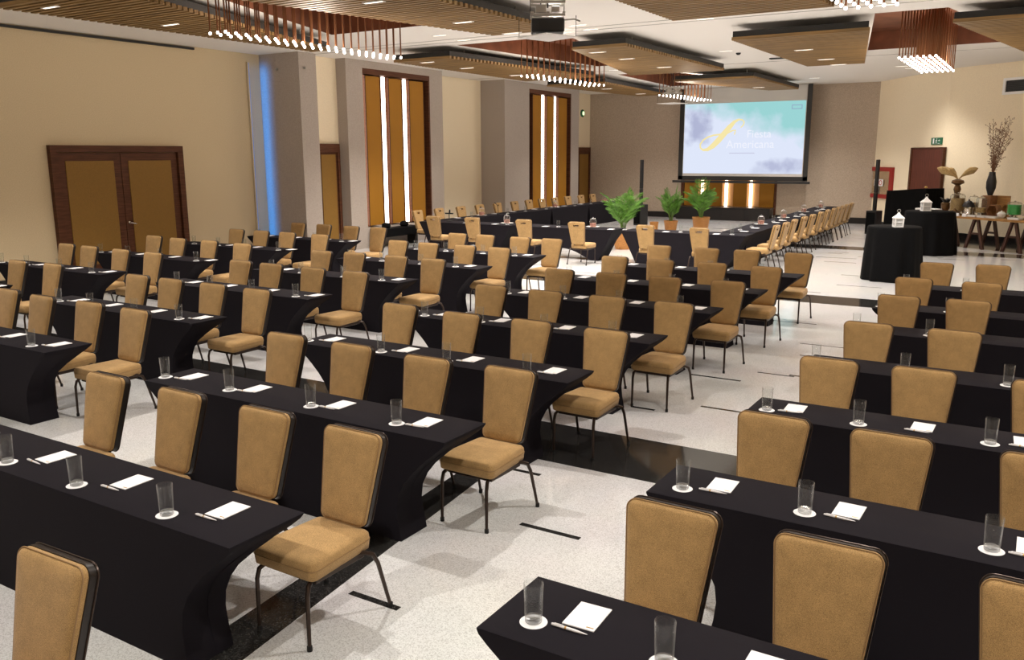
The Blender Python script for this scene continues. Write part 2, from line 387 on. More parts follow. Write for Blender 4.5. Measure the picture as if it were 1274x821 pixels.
# ---- doors
def door_leaf_w(parent, y0, y1, z1, off):
    bm = newbm(); bbox(bm, 0.0, 0.06, y0, y1, 0.01, z1, 0.004)
    l = obj('door_leaf', mesh('leaf', bm, M['door_wood']), parent)
    bm = newbm(); bbox(bm, 0.055, 0.075, y0 + off, y1 - off, 0.25, z1 - off, 0.004); obj('door_panel', mesh('panel', bm, M['door_panel']), l, label='ochre inset panel')
    return l
d1 = bpy.data.objects.new('door_1', None); C.objects.link(d1); d1['kind'] = 'structure'; d1.location = (XW, 11.68, 0)
bm = newbm()
box(bm, 0, 0.12, -1.58, -1.44, 0, 2.74); box(bm, 0, 0.12, 1.44, 1.58, 0, 2.74); box(bm, 0, 0.12, -1.44, 1.44, 2.60, 2.74)
obj('door_frame', mesh('frame', bm, M['door_wood']), d1)
la = door_leaf_w(d1, -1.43, -0.005, 2.59, 0.17); lb = door_leaf_w(d1, 0.005, 1.43, 2.59, 0.17)
bm = newbm(); lathe(bm, [(0.03, 0), (0.03, 0.012), (0.014, 0.014), (0.014, 0.05)], 12); bmesh.ops.rotate(bm, verts=bm.verts[:], cent=(0, 0, 0), matrix=Matrix.Rotation(math.pi / 2, 3, 'Y'))
tube(bm, [(0.05, 0, 0), (0.055, 0.06, -0.01), (0.055, 0.14, -0.03)], 0.011)
bmesh.ops.translate(bm, verts=bm.verts[:], vec=(0.06, 0.08, 1.08)); obj('door_handle', mesh('handle', bm, M['steel'], True), lb, label='chrome lever handle')
for nm, yc, x, hw in (('door_2', 18.05, -16.17, 0.5), ('door_3', 32.85, -16.7, 0.55)):
    d = bpy.data.objects.new(nm, None); C.objects.link(d); d['kind'] = 'structure'; d.location = (x, yc, 0)
    if nm == 'door_2': d.location.y = 17.0; hw = 0.42
    bm = newbm(); box(bm, 0, 0.1, -hw, -hw + 0.09, 0, 2.82); box(bm, 0, 0.1, hw - 0.09, hw, 0, 2.82); box(bm, 0, 0.1, -hw + 0.09, hw - 0.09, 2.6, 2.82)
    obj('door_frame', mesh('frame', bm, M['door_wood']), d)
    door_leaf_w(d, -hw + 0.09, hw - 0.09, 2.6, 0.06)
# mahogany door in the angled wall
rAB = math.atan2(uAB.y, uAB.x)
d4 = bpy.data.objects.new('door_4', None); C.objects.link(d4); d4['kind'] = 'structure'; pd = A + uAB * 3.77 ; d4.location = (pd.x, pd.y, 0); d4.rotation_euler = (0, 0, rAB)
bm = newbm(); bbox(bm, -0.92, 0.92, -0.07, -0.015, 0.01, 2.66, 0.004)
for z in (0.9, 1.8): box(bm, -0.92, 0.92, -0.073, -0.07, z, z + 0.015)
obj('door_leaf', mesh('leaf', bm, M['mahogany']), d4)
bm = newbm(); box(bm, -1.04, -0.93, -0.09, 0, 0, 2.70); box(bm, 0.93, 1.0, -0.09, 0, 0, 2.70); box(bm, -0.93, 0.93, -0.09, 0, 2.665, 2.70); obj('door_frame', mesh('frame', bm, M['door_wood']), d4)

# blue LED bar standing in the corner of the first pier
up = thing('led_bar', 'slim upright blue light bar in the corner of the first grey pier', 'lamp', (-17.165, 15.46, 0.1))
bm = newbm(); bbox(bm, -0.02, 0.02, -0.07, -0.03, 0, 4.7, 0.004); obj('housing', mesh('housing', bm, M['wall_beige']), up)
bm = newbm(); box(bm, -0.02, 0.02, -0.03, -0.02, 0.02, 4.68); obj('lens', mesh('lens', bm, emat('blue led', (0.03, 0.30, 1.0), 0.8)), up)
bl = light('blue_beam', 'AREA', (0, -0.015, 2.35), 10, (0.0, 0.25, 0.85), up, None, shape='RECTANGLE', size=0.04, size_y=4.5, spread=math.radians(75))
bl.rotation_euler = (math.radians(90), 0, math.radians(-16))

# ================================================================ CEILING PANELS AND LIGHTS
def slat_panel(poly, label, z0=4.70):
    c = (sum(p[0] for p in poly) / 4, sum(p[1] for p in poly) / 4)
    t = thing('ceiling_panel', label, 'ceiling panel', (c[0], c[1], z0), 0, 'slatted wooden ceiling panels')
    P = [(x - c[0], y - c[1]) for x, y in poly]
    ys = [p[1] for p in P]; y = min(ys); bm = newbm()
    def span(y):
        xs = []
        for i in range(4):
            a, b = P[i], P[(i + 1) % 4]
            if (a[1] - y) * (b[1] - y) <= 0 and a[1] != b[1]: xs.append(a[0] + (b[0] - a[0]) * (y - a[1]) / (b[1] - a[1]))
        return (min(xs), max(xs)) if xs else None
    k = 0
    while y < max(ys) - 0.04:
        s = span(y + 0.035)
        if s: box(bm, s[0], s[1], y, y + 0.075, 0.0, 0.06)
        y += 0.14
    obj('slat', mesh('slats', bm, M['slat']), t)
    bm = newbm(); sh = [(x * 0.985, yy * 0.995) for x, yy in P]; prism(bm, sh, 0.056, 0.17); obj('backing_board', mesh('backing', bm, M['black_board']), t)
    bm = newbm()
    for sx, sy in ((-0.5, -0.7), (0.5, -0.7), (-0.5, 0.7), (0.5, 0.7)):
        x0, x1 = span(sy * max(ys)) ; xm = (x0 + x1) / 2 + sx * (x1 - x0) * 0.6
        tube(bm, [(xm, sy * max(ys), 0.17), (xm, sy * max(ys), ZC - z0)], 0.012, 6)
    obj('hanger_bracket', mesh('hangers', bm, M['grey_metal']), t)
    return t
slat_panel([(-13.75, 7.5), (-10.95, 7.5), (-13.3, 14.2), (-13.75, 14.2)], 'slatted oak ceiling panel tapering along the beige door wall, beside the long rod chandelier')
slat_panel([(-10.45, 7.5), (-7.75, 7.5), (-7.75, 14.25), (-9.08, 14.25)], 'slatted oak ceiling panel between the long rod chandelier and the black projector')
slat_panel([(-13.65, 16.8), (-12.0, 16.8), (-11.4, 23.2), (-13.75, 23.2)], 'slatted oak ceiling panel over the first lit panel bay')
slat_panel([(-8.9, 16.95), (-7.65, 16.95), (-7.6, 23.2), (-10.3, 23.2)], 'slatted oak ceiling panel behind the projector, between second rod chandelier and white ceiling')
slat_panel([(-14.2, 25.3), (-12.1, 25.3), (-12.5, 31.5), (-13.6, 31.5)], 'slatted oak ceiling panel over the second lit bay beside the taupe wall')
slat_panel([(-10.1, 25.9), (-7.6, 25.9), (-7.6, 31.4), (-8.6, 31.4)], 'slatted oak ceiling panel directly before the top of the projection screen')
slat_panel([(-5.6, 7.5), (-3.6, 7.5), (-3.0, 14.4), (-5.6, 14.4)], 'slatted oak ceiling panel cut by the top edge of the photo, nearest row')
slat_panel([(-5.55, 17.3), (-3.0, 17.3), (-4.14, 23.5), (-5.5, 23.5)], 'slatted oak ceiling panel between the screen and the square rod chandelier')
slat_panel([(-1.64, 17.1), (0.45, 17.1), (0.45, 23.4), (-0.60, 23.4)], 'slatted oak ceiling panel above the buffet side, past the square rod chandelier')

bm = newbm(); bbox(bm, -0.16, 0.16, -0.018, 0.018, -0.006, 0.004, 0.003, 1); lens_me = mesh('lens', bm, M['strip'])
bm = newbm(); box(bm, -0.19, 0.19, -0.045, -0.026, -0.006, 0.01); box(bm, -0.19, 0.19, 0.026, 0.045, -0.006, 0.01); box(bm, -0.19, -0.162, -0.026, 0.026, -0.006, 0.01); box(bm, 0.162, 0.19, -0.026, 0.026, -0.006, 0.01)
trim_me = mesh('trim', bm, M['white_metal'])
def strip(x, y, z, label, scale=1.0, visible=True, power=1.0):
    t = thing('ceiling_light', label, 'ceiling light', (x, y, z), 0, 'recessed strip lights')
    obj('lens', lens_me, t); obj('trim_frame', trim_me, t)
    light('lamp', 'SPOT', (0, 0, -0.07), SPOT_W * power, SPOT_COL, t, None, spot_size=math.radians(118), spot_blend=0.75, shadow_soft_size=0.035)
ZP = 4.697
LT = []
for i, y in enumerate((10.19, 12.48, 14.04)): LT.append((-8.62, y, ZP, 'strip light %s from the camera in the oak panel beside the black projector' % ORD[i + 1]))
for i, y in enumerate((17.61, 19.16, 21.49)): LT.append((-8.62, y, ZP, 'strip light %s from the camera in the oak panel behind the projector' % ORD[i + 1]))
for i, y in enumerate((7.9, 9.99)): LT.append((-12.95, y, ZP, 'strip light %s along the tapering oak panel beside the beige wall' % ORD[i + 1]))
for i, y in enumerate((17.2, 18.87, 21.3)): LT.append((-12.95, y, ZP, 'strip light %s along the oak panel over the first lit bay' % ORD[i + 1]))
for i, y in enumerate((19.66, 21.88, 23.3)): LT.append((-4.72, y, ZP, 'strip light %s in the oak panel beside the square rod chandelier' % ORD[i + 1]))
LT += [(-13.0, 27.3, ZP, 'small strip light in the oak panel over the second lit bay, nearer one'),
       (-13.0, 30.2, ZP, 'small strip light in the oak panel over the second lit bay, farther one'),
       (-8.5, 29.6, ZP, 'small strip light in the oak panel before the projection screen')]
ZL = ZC - 0.003
LT += [(-11.25, 15.4, ZL, 'strip light in white ceiling before second chandelier, nearer of pair by the beige wall'),
       (-11.25, 16.3, ZL, 'strip light in white ceiling before second chandelier, farther of pair by the beige wall'),
       (-8.11, 15.7, ZL, 'strip light in white ceiling beside the projector, nearer of the pair'),
       (-8.16, 16.35, ZL, 'strip light in white ceiling beside the projector, farther of the pair'),
       (-5.3, 15.9, ZL, 'strip light in white ceiling at the edge of the topmost oak panel'),
       (-5.75, 16.3, ZL, 'strip light in white ceiling just past the topmost oak panel'),
       (-7.03, 21.5, ZL, 'strip light alone in white ceiling beside the small smoke detector'),
       (-11.39, 24.4, ZL, 'strip light in white ceiling past the second rod chandelier'),
       (-8.32, 24.6, ZL, 'strip light in white ceiling between the two middle oak panels and the screen'),
       (-2.61, 15.9, ZL, 'strip light in white ceiling under the topmost chandelier, nearer of the pair'),
       (-2.63, 16.5, ZL, 'strip light in white ceiling under the topmost chandelier, farther of the pair'),
       (-6.93, 30.6, ZL, 'strip light in white ceiling beside the upper corner of the screen'),
       (-3.9, 28.0, ZL, 'strip light below the square rod chandelier, before the cream wall, nearer of the pair'),
       (-3.75, 28.8, ZL, 'strip light below the square rod chandelier, before the cream wall, farther of the pair')]
for x, y, z, l in LT: strip(x, y, z, l, power=(0.25 if y > 28 and x > -5 else 0.85))
# the same strips continue above and behind the camera
NUM = ORD + ['fourteenth', 'fifteenth', 'sixteenth', 'seventeenth', 'eighteenth', 'nineteenth', 'twentieth', 'twenty-first', 'twenty-second']
k = 0
for x in (-13.0, -8.6, -4.6, -0.6, 3.2):
    for y in (1.0, 5.2):
        k += 1
        strip(x, y, ZL, 'strip light overhead above the camera, %s of the grid' % NUM[k], power=0.95)
for q, (x, y) in enumerate(((-5.6, 9.0), (1.6, 8.6), (1.6, 12.5), (1.6, 17), (2.5, 21.0), (-6.3, 11.5))):
    strip(x, y, ZL, 'strip light out of the picture above the buffet side, %s' % ORD[q + 1], power=0.8)

# detectors
bm = newbm(); lathe(bm, [(0.0, -0.05), (0.035, -0.05), (0.06, -0.02), (0.065, 0.0)], 16); me_det = mesh('detector', bm, M['black'], True)
tag(obj('smoke_detector', me_det, loc=(-6.9, 22.1, ZC)), 'small dark smoke detector dome on the white ceiling beside a lone strip light', 'smoke detector')
tag(obj('smoke_detector', me_det, loc=(-2.9, 27.6, ZC)), 'small dark detector dome under the square rod chandelier near the cream wall', 'smoke detector')
bm = newbm(); bbox(bm, -0.22, 0.22, -0.09, 0.09, -0.03, 0, 0.01); tag(obj('ceiling_speaker', mesh('spk', bm, M['black']), loc=(-6.35, 23.8, ZC)), 'black rectangular fitting on the white ceiling between screen and oak panel', 'ceiling speaker')

# rod chandeliers
rodme = {}
def chandelier(cx, cy, hx, hy, nx, ny, label, zt=5.40, zb=4.33):
    t = thing('rod_chandelier', label, 'chandelier', (cx, cy, zt), 0, 'copper rod chandeliers')
    bm = newbm(); bbox(bm, -hx - 0.08, hx + 0.08, -hy - 0.08, hy + 0.08, -0.03, 0.0, 0.004); obj('canopy_plate', mesh('plate', bm, M['copper_board']), t)
    if 'r' not in rodme:
        bm = newbm(); tube(bm, [(0, 0, -0.03), (0, 0, zb - zt)], 0.0125, 8); rodme['r'] = mesh('rod', bm, M['rod'], True)
        bm = newbm(); lathe(bm, [(0.0, -0.045), (0.013, -0.042), (0.021, -0.03), (0.021, -0.016), (0.012, -0.004), (0.0, 0.0)], 10); rodme['b'] = mesh('bulb', bm, M['bulb'], True)
    for i in range(nx):
        for j in range(ny):
            x = -hx + 2 * hx * i / (nx - 1); y = -hy + 2 * hy * j / (ny - 1)
            r = obj('rod', rodme['r'], t, (x, y, 0)); obj('bulb', rodme['b'], r, (0, 0, zb - zt))
    light('lamp', 'POINT', (0, 0, zb - zt - 0.14), CHAND_W, CHAND_COL, t, None, shadow_soft_size=0.25)
    return t
chandelier(-10.72, 11.15, 0.17, 2.05, 3, 22, 'long copper rod chandelier with glowing tips beside the tapering oak panel')
chandelier(-10.42, 19.5, 0.22, 1.75, 4, 14, 'second copper rod chandelier with bright tips above the lit panel bays')
chandelier(-10.2, 27.4, 0.24, 1.7, 3, 12, 'smallest copper rod chandelier hanging before the projection screen')
chandelier(-2.08, 10.2, 0.30, 1.75, 5, 14, 'copper rod chandelier cut off by the top edge of the photo')
chandelier(-2.32, 20.25, 0.32, 1.75, 7, 10, 'square looking copper rod chandelier hanging before the cream buffet wall')

# projectors
def projector(x, y, z, s, label, dark):
    t = thing('projector', label, 'projector', (x, y, z), math.radians(31.6), 'ceiling projectors')
    bm = newbm(); bbox(bm, -0.30 * s, 0.30 * s, -0.30 * s, 0.30 * s, 0, 0.015, 0.004)
    bmesh.ops.rotate(bm, verts=bm.verts[:], cent=(0, 0, 0), matrix=Matrix.Rotation(math.radians(40), 3, 'Z')); obj('tray', mesh('tray', bm, M['white_metal']), t, label='white square tray')
    if dark:
        bm = newbm(); bbox(bm, -0.23 * s, 0.23 * s, -0.19 * s, 0.19 * s, 0.06, 0.24 * s, 0.02); b = obj('body', mesh('body', bm, M['black']), t, label='black projector body')
        bm = newbm(); lathe(bm, [(0.05, 0), (0.05, 0.02), (0.03, 0.02), (0, 0.01)], 14); bmesh.ops.rotate(bm, verts=bm.verts[:], cent=(0, 0, 0), matrix=Matrix.Rotation(-math.pi / 2, 3, 'X')); bmesh.ops.translate(bm, verts=bm.verts[:], vec=(-0.08, 0.19 * s, 0.09))
        obj('lens', mesh('lens', bm, M['glass_base']), b)
    h = ZC - z - 0.012
    bm = newbm()
    for z0 in (0.27, 0.44):
        for yy in (-0.15, 0.15):
            bbox(bm, -0.24 * s, 0.24 * s, yy * s - 0.015, yy * s + 0.015, z0, z0 + 0.035, 0.004)
        for xx in (-0.22, 0.0, 0.22): bbox(bm, xx * s - 0.02, xx * s + 0.02, -0.2 * s, 0.2 * s, z0 + 0.035, z0 + 0.055, 0.004)
    bbox(bm, -0.17 * s, -0.02 * s, -0.1 * s, 0.1 * s, 0.32, 0.43, 0.006); bbox(bm, 0.05 * s, 0.16 * s, -0.12 * s, 0.12 * s, 0.33, 0.41, 0.006)
    tube(bm, [(0.24 * s, 0.0, 0.24), (0.38 * s, 0.0, 0.25), (0.46 * s, 0, 0.22)], 0.012, 6)
    obj('lift_bracket', mesh('bracket', bm, M['grey_metal']), t)
    bm = newbm()
    for xx in (-0.24, 0.24):
        tube(bm, [(xx * s, 0.15 * s, 0.38), (xx * s, 0.15 * s, h)], 0.007, 6)
    for xx, yy in ((-0.40, 0), (0.40, 0)): tube(bm, [(xx * s, yy * s, 0.02), (xx * s, yy * s, 0.30)], 0.005, 6)
    tube(bm, [(0.0, 0, 0.4), (0.02, 0.0, h)], 0.014, 6); obj('rod', mesh('rods', bm, M['black']), t)
    bm = newbm(); tube(bm, [(-0.1 * s, 0.0, 0.45), (-0.05, 0.04, 0.6), (-0.02, 0.06, 0.8), (-0.08, 0.03, h)], 0.01, 6); obj('cable', mesh('cable', bm, M['black']), t)
    return t
projector(-6.2, 11.06, 4.125, 1.0, 'black projector on a white tray hanging from rods at the top of the photo', True)
projector(-9.9, 25.4, 4.02, 1.1, 'white bracketed projector lift hanging before the corner of the screen', False)

# ================================================================ PROJECTION SCREEN
scn = thing('projection_screen', 'wide projection screen in black border showing pale sea and gold script logo', 'projection screen', (-10.0, 32.7, 1.43))
def sp(nm, bm, m, lab=None): return obj(nm, mesh(nm, bm, m), scn, label=lab)
bm = newbm(); box(bm, -2.28, 2.38, 0, 0.012, 0.18, 3.55); sp('fabric', bm, mat('white screen fabric', (0.55, 0.53, 0.50), 0.9))
bm = newbm(); box(bm, -2.40, -2.22, -0.012, 0.02, 0.12, 3.55); box(bm, 2.40, 2.56, -0.012, 0.02, 0.12, 3.55); box(bm, -2.40, 2.56, -0.012, 0.02, 0.10, 0.26); sp('border', bm, M['black_board'])
bm = newbm(); bbox(bm, -2.62, 2.66, -0.04, 0.04, 0.0, 0.09, 0.01); sp('bottom_bar', bm, M['black'])
im = bpy.data.materials.new('projected sea picture'); im.use_nodes = True; nt = im.node_tree; nt.nodes.clear()
tc = nt.nodes.new('ShaderNodeTexCoord'); sep = nt.nodes.new('ShaderNodeSeparateXYZ'); nt.links.new(tc.outputs['Object'], sep.inputs[0])
def mth(op, a, b=None, c=None):
    n = nt.nodes.new('ShaderNodeMath'); n.operation = op
    for i, v in enumerate((a, b, c)):
        if v is None: continue
        if isinstance(v, (int, float)): n.inputs[i].default_value = v
        else: nt.links.new(v, n.inputs[i])
    return n.outputs[0]
nz = nt.nodes.new('ShaderNodeTexNoise'); nz.inputs['Scale'].default_value = 1.3; nz.inputs['Detail'].default_value = 5; nt.links.new(tc.outputs['Object'], nz.inputs['Vector'])
nz2 = nt.nodes.new('ShaderNodeTexNoise'); nz2.inputs['Scale'].default_value = 2.1; nz2.inputs['Detail'].default_value = 6; nt.links.new(tc.outputs['Object'], nz2.inputs['Vector'])
X_, Z_ = sep.outputs[0], sep.outputs[2]
# teal towards the upper far corner
teal = mth('ADD', mth('MULTIPLY', X_, 0.30), mth('MULTIPLY', mth('SUBTRACT', Z_, 2.1), 1.0)); teal = mth('ADD', teal, mth('MULTIPLY', mth('SUBTRACT', nz.outputs['Fac'], 0.5), 1.6))
r1 = nt.nodes.new('ShaderNodeMapRange'); nt.links.new(teal, r1.inputs[0]); r1.inputs[1].default_value = -0.05; r1.inputs[2].default_value = 0.75
def blob(cx, cz, sx, sz, amp):
    dx = mth('DIVIDE', mth('SUBTRACT', X_, cx), sx); dz = mth('DIVIDE', mth('SUBTRACT', Z_, cz), sz)
    d = mth('ADD', mth('MULTIPLY', dx, dx), mth('MULTIPLY', dz, dz)); d = mth('ADD', d, mth('MULTIPLY', mth('SUBTRACT', nz2.outputs['Fac'], 0.5), 3.2))
    r = nt.nodes.new('ShaderNodeMapRange'); nt.links.new(d, r.inputs[0]); r.inputs[1].default_value = 1.3; r.inputs[2].default_value = 0.0; r.inputs[3].default_value = 0; r.inputs[4].default_value = amp
    return r.outputs[0]
rock = mth('MAXIMUM', blob(-1.65, 2.15, 0.55, 0.75, 0.75), blob(1.75, 0.65, 0.95, 0.30, 0.65)); rock = mth('MAXIMUM', rock, blob(0.9, 0.45, 0.5, 0.25, 0.3))
m1 = nt.nodes.new('ShaderNodeMixRGB'); m1.inputs[1].default_value = (0.74, 0.80, 0.96, 1); m1.inputs[2].default_value = (0.33, 0.66, 0.66, 1); nt.links.new(r1.outputs[0], m1.inputs[0])
m2 = nt.nodes.new('ShaderNodeMixRGB'); m2.inputs[2].default_value = (0.34, 0.36, 0.56, 1); nt.links.new(rock, m2.inputs[0]); nt.links.new(m1.outputs[0], m2.inputs[1])
e = nt.nodes.new('ShaderNodeEmission'); nt.links.new(m2.outputs[0], e.inputs[0]); e.inputs[1].default_value = 1.0
o_ = nt.nodes.new('ShaderNodeOutputMaterial'); nt.links.new(e.outputs[0], o_.inputs[0])
bm = newbm(); box(bm, -2.20, 2.36, -0.008, 0.0, 0.36, 2.98); img = sp('projected_image', bm, im, 'glowing teal and white sea picture')
def scr(X, Y):   # zoomed-photo pixels to the picture plane
    px, py = 860 + X / 8.64, 120 + Y / 8.64
    return (-2.20 + (px - 848.6) / 153.4 * 4.56, 0.36 + (216 - py) / 90.5 * 2.62)
def ribbon(bm, pts, y):
    import itertools
    L, R_ = [], []
    P = [Vector(scr(a, b)) for a, b, _ in pts]
    for i, p in enumerate(P):
        d = (P[min(i + 1, len(P) - 1)] - P[max(0, i - 1)]).normalized(); n = Vector((-d.y, d.x)); wd = pts[i][2] * 0.5
        L.append(bm.verts.new((p.x + n.x * wd, y, p.y + n.y * wd))); R_.append(bm.verts.new((p.x - n.x * wd, y, p.y - n.y * wd)))
    for i in range(len(P) - 1): bm.faces.new((L[i], L[i + 1], R_[i + 1], R_[i]))
bm = newbm()
ribbon(bm, [(545, 322, .03), (572, 295, .05), (582, 262, .05), (560, 236, .05), (520, 232, .07), (475, 255, .12), (420, 315, .19), (360, 390, .22), (300, 460, .22), (240, 520, .20), (180, 560, .13), (130, 565, .08), (98, 540, .06), (95, 500, .06), (125, 455, .06), (180, 420, .06), (245, 400, .06), (320, 392, .06), (400, 380, .06), (455, 352, .05), (490, 348, .05), (484, 375, .05), (478, 400, .03)], -0.012)
sp('logo', bm, emat('gold light', (0.93, 0.80, 0.40), 1.0), 'gold looping script logo')
def text(body, size, x, z, m, name, y=-0.012, parent=None, rot=None, ext=0.001, sx=1.0):
    cu = bpy.data.curves.new('txt', 'FONT'); cu.body = body; cu.size = size; cu.extrude = ext
    to = bpy.data.objects.new('txt', cu); C.objects.link(to); bpy.context.view_layer.update()
    me = bpy.data.meshes.new_from_object(to.evaluated_get(bpy.context.evaluated_depsgraph_get())); bpy.data.objects.remove(to)
    me.transform(Matrix.Rotation(math.pi / 2, 4, 'X')); me.transform(Matrix.Diagonal((sx, 1, 1, 1))); me.materials.clear(); me.materials.append(m)
    o = obj(name, me, parent, (x, y, z)); return o
white_e = emat('white light', (0.88, 0.90, 1.0), 1.0)
x, z = scr(615, 432); text('Fiesta', 0.40, x, z, white_e, 'lettering', parent=scn, sx=1.0)
x, z = scr(392, 545); text('Americana', 0.42, x, z, white_e, 'lettering', parent=scn, sx=1.0)
bm = newbm(); box(bm, scr(430, 600)[0], scr(710, 600)[0], -0.012, -0.009, scr(430, 606)[1], scr(430, 598)[1]); sp('logo', bm, emat('lilac light', (0.55, 0.56, 0.72), 1.0))
bm = newbm(); a, b, c_, d = 1.86, 2.24, 2.68, 2.84
box(bm, a, b, -0.011, -0.009, c_, c_ + .03); box(bm, a, b, -0.011, -0.009, d - .03, d); box(bm, a, a + .03, -0.011, -0.009, c_, d); box(bm, b - .03, b, -0.011, -0.009, c_, d); sp('logo', bm, emat('slate light', (0.30, 0.42, 0.55), 1.0))

# low dark cabinet in the bay, dark bench below the first bay
t = thing('low_cabinet', 'long low black cabinet below the glowing panels under the screen', 'cabinet', (-10.6, 33.0, 0))
bm = newbm(); bbox(bm, -1.85, 1.85, -0.25, 0.25, 0, 0.46, 0.01); obj('body', mesh('body', bm, M['baseboard']), t)
bm = newbm(); bbox(bm, -1.88, 1.88, -0.27, 0.27, 0.46, 0.50, 0.005); obj('top', mesh('top', bm, M['baseboard']), t)
for i in range(4):
    bm = newbm(); bbox(bm, -1.8 + i * 0.91, -0.93 + i * 0.91, -0.262, -0.25, 0.05, 0.42, 0.004); obj('door', mesh('door', bm, M['baseboard']), t)
t = thing('bench', 'long black bench standing below the first glowing panel bay', 'bench', (-15.62, 19.1, 0))
bm = newbm(); bbox(bm, -0.18, 0.2, -0.9, 0.9, 0.28, 0.52, 0.03); obj('seat', mesh('seat', bm, M['drape']), t)
for y in (-0.75, 0.75):
    bm = newbm(); bbox(bm, -0.16, 0.16, y - 0.05, y + 0.05, 0, 0.28, 0.01); obj('leg', mesh('leg', bm, M['black']), t)
for i, y in enumerate((-0.45, 0.35)):
    bm = newbm(); lathe(bm, [(0, 0), (0.1, 0.0), (0.13, 0.05), (0.11, 0.12), (0.05, 0.15), (0, 0.155)], 16)
    tag(obj('black_bundle', mesh('bundle', bm, M['drape'], True), loc=(-15.6, 19.1 + y, 0.52)), 'small dark rounded bundle on the black bench, %s one' % ('nearer' if i == 0 else 'farther'), 'bag', 'bundles on the bench')
# round green emergency lamp
t = thing('emergency_light', 'round glowing green emergency light high on the narrow cream recess', 'emergency light', (-16.7, 32.75, 4.2))
bm = newbm(); lathe(bm, [(0.0, 0.0), (0.15, 0.0), (0.16, 0.03), (0.12, 0.06), (0.0, 0.07)], 20); bmesh.ops.rotate(bm, verts=bm.verts[:], cent=(0, 0, 0), matrix=Matrix.Rotation(math.pi / 2, 3, 'Y')); obj('housing', mesh('h', bm, M['green'], True), t)
bm = newbm(); lathe(bm, [(0.0, 0.08), (0.08, 0.075), (0.09, 0.05)], 20); bmesh.ops.rotate(bm, verts=bm.verts[:], cent=(0, 0, 0), matrix=Matrix.Rotation(math.pi / 2, 3, 'Y')); obj('lens', mesh('l', bm, emat('pale green glow', (0.75, 1.0, 0.5), 1.6), True), t)
for i, (x, y) in enumerate(((-16.55, 15.81), (-15.81, 15.98))):
    bm = newbm(); lathe(bm, [(0, 0), (0.03, 0), (0.03, 0.04), (0.018, 0.07), (0, 0.07)], 10)
    bmesh.ops.rotate(bm, verts=bm.verts[:], cent=(0, 0, 0), matrix=Matrix.Rotation(math.pi / 2, 3, 'X') if i == 0 else Matrix.Rotation(math.pi / 2, 3, 'Y'))
    tag(obj('wall_hook', mesh('hook', bm, M['grey_metal'], True), loc=(x, y, 4.62)), 'tiny grey hook near the top of the first pier, on its %s face' % ('blue washed' if i == 0 else 'plain side'), 'wall hook')

# ================================================================ CHAIRS
def rrect(hw0, hw1, h, r, n=5):
    """rounded trapezoid outline (u,v): half width hw0 at v=0, hw1 at v=h"""
    pts = []
    cs = [(hw0, 0, -1), (hw1, h, 0), (-hw1, h, 1), (-hw0, 0, 2)]
    cen = [(hw0 - r, r), (hw1 - r, h - r), (-hw1 + r, h - r), (-hw0 + r, r)]
    for i, (a, b) in enumerate(cen):
        for k in range(n + 1):
            t = -math.pi / 2 + i * math.pi / 2 + (math.pi / 2) * k / n
            pts.append((a + r * math.cos(t), b + r * math.sin(t)))
    return pts
def inset(pts, d, cen):
    out = []
    N = len(pts)
    for i in range(N):
        a, b = Vector(pts[i - 1]), Vector(pts[(i + 1) % N]); t = (b - a).normalized(); n = Vector((-t.y, t.x)); p = Vector(pts[i])
        if (Vector(cen) - p).dot(n) < 0: n = -n
        out.append(tuple(p + n * d))
    return out
BY, BZ = 0.238, 0.484; DV = Vector((0, 0.115, 0.50)).normalized(); DW = Vector((0, DV.z, -DV.y)); BH = 0.522
def bk(u, v, w_): return Vector((u, BY, BZ)) + DV * v + DW * w_
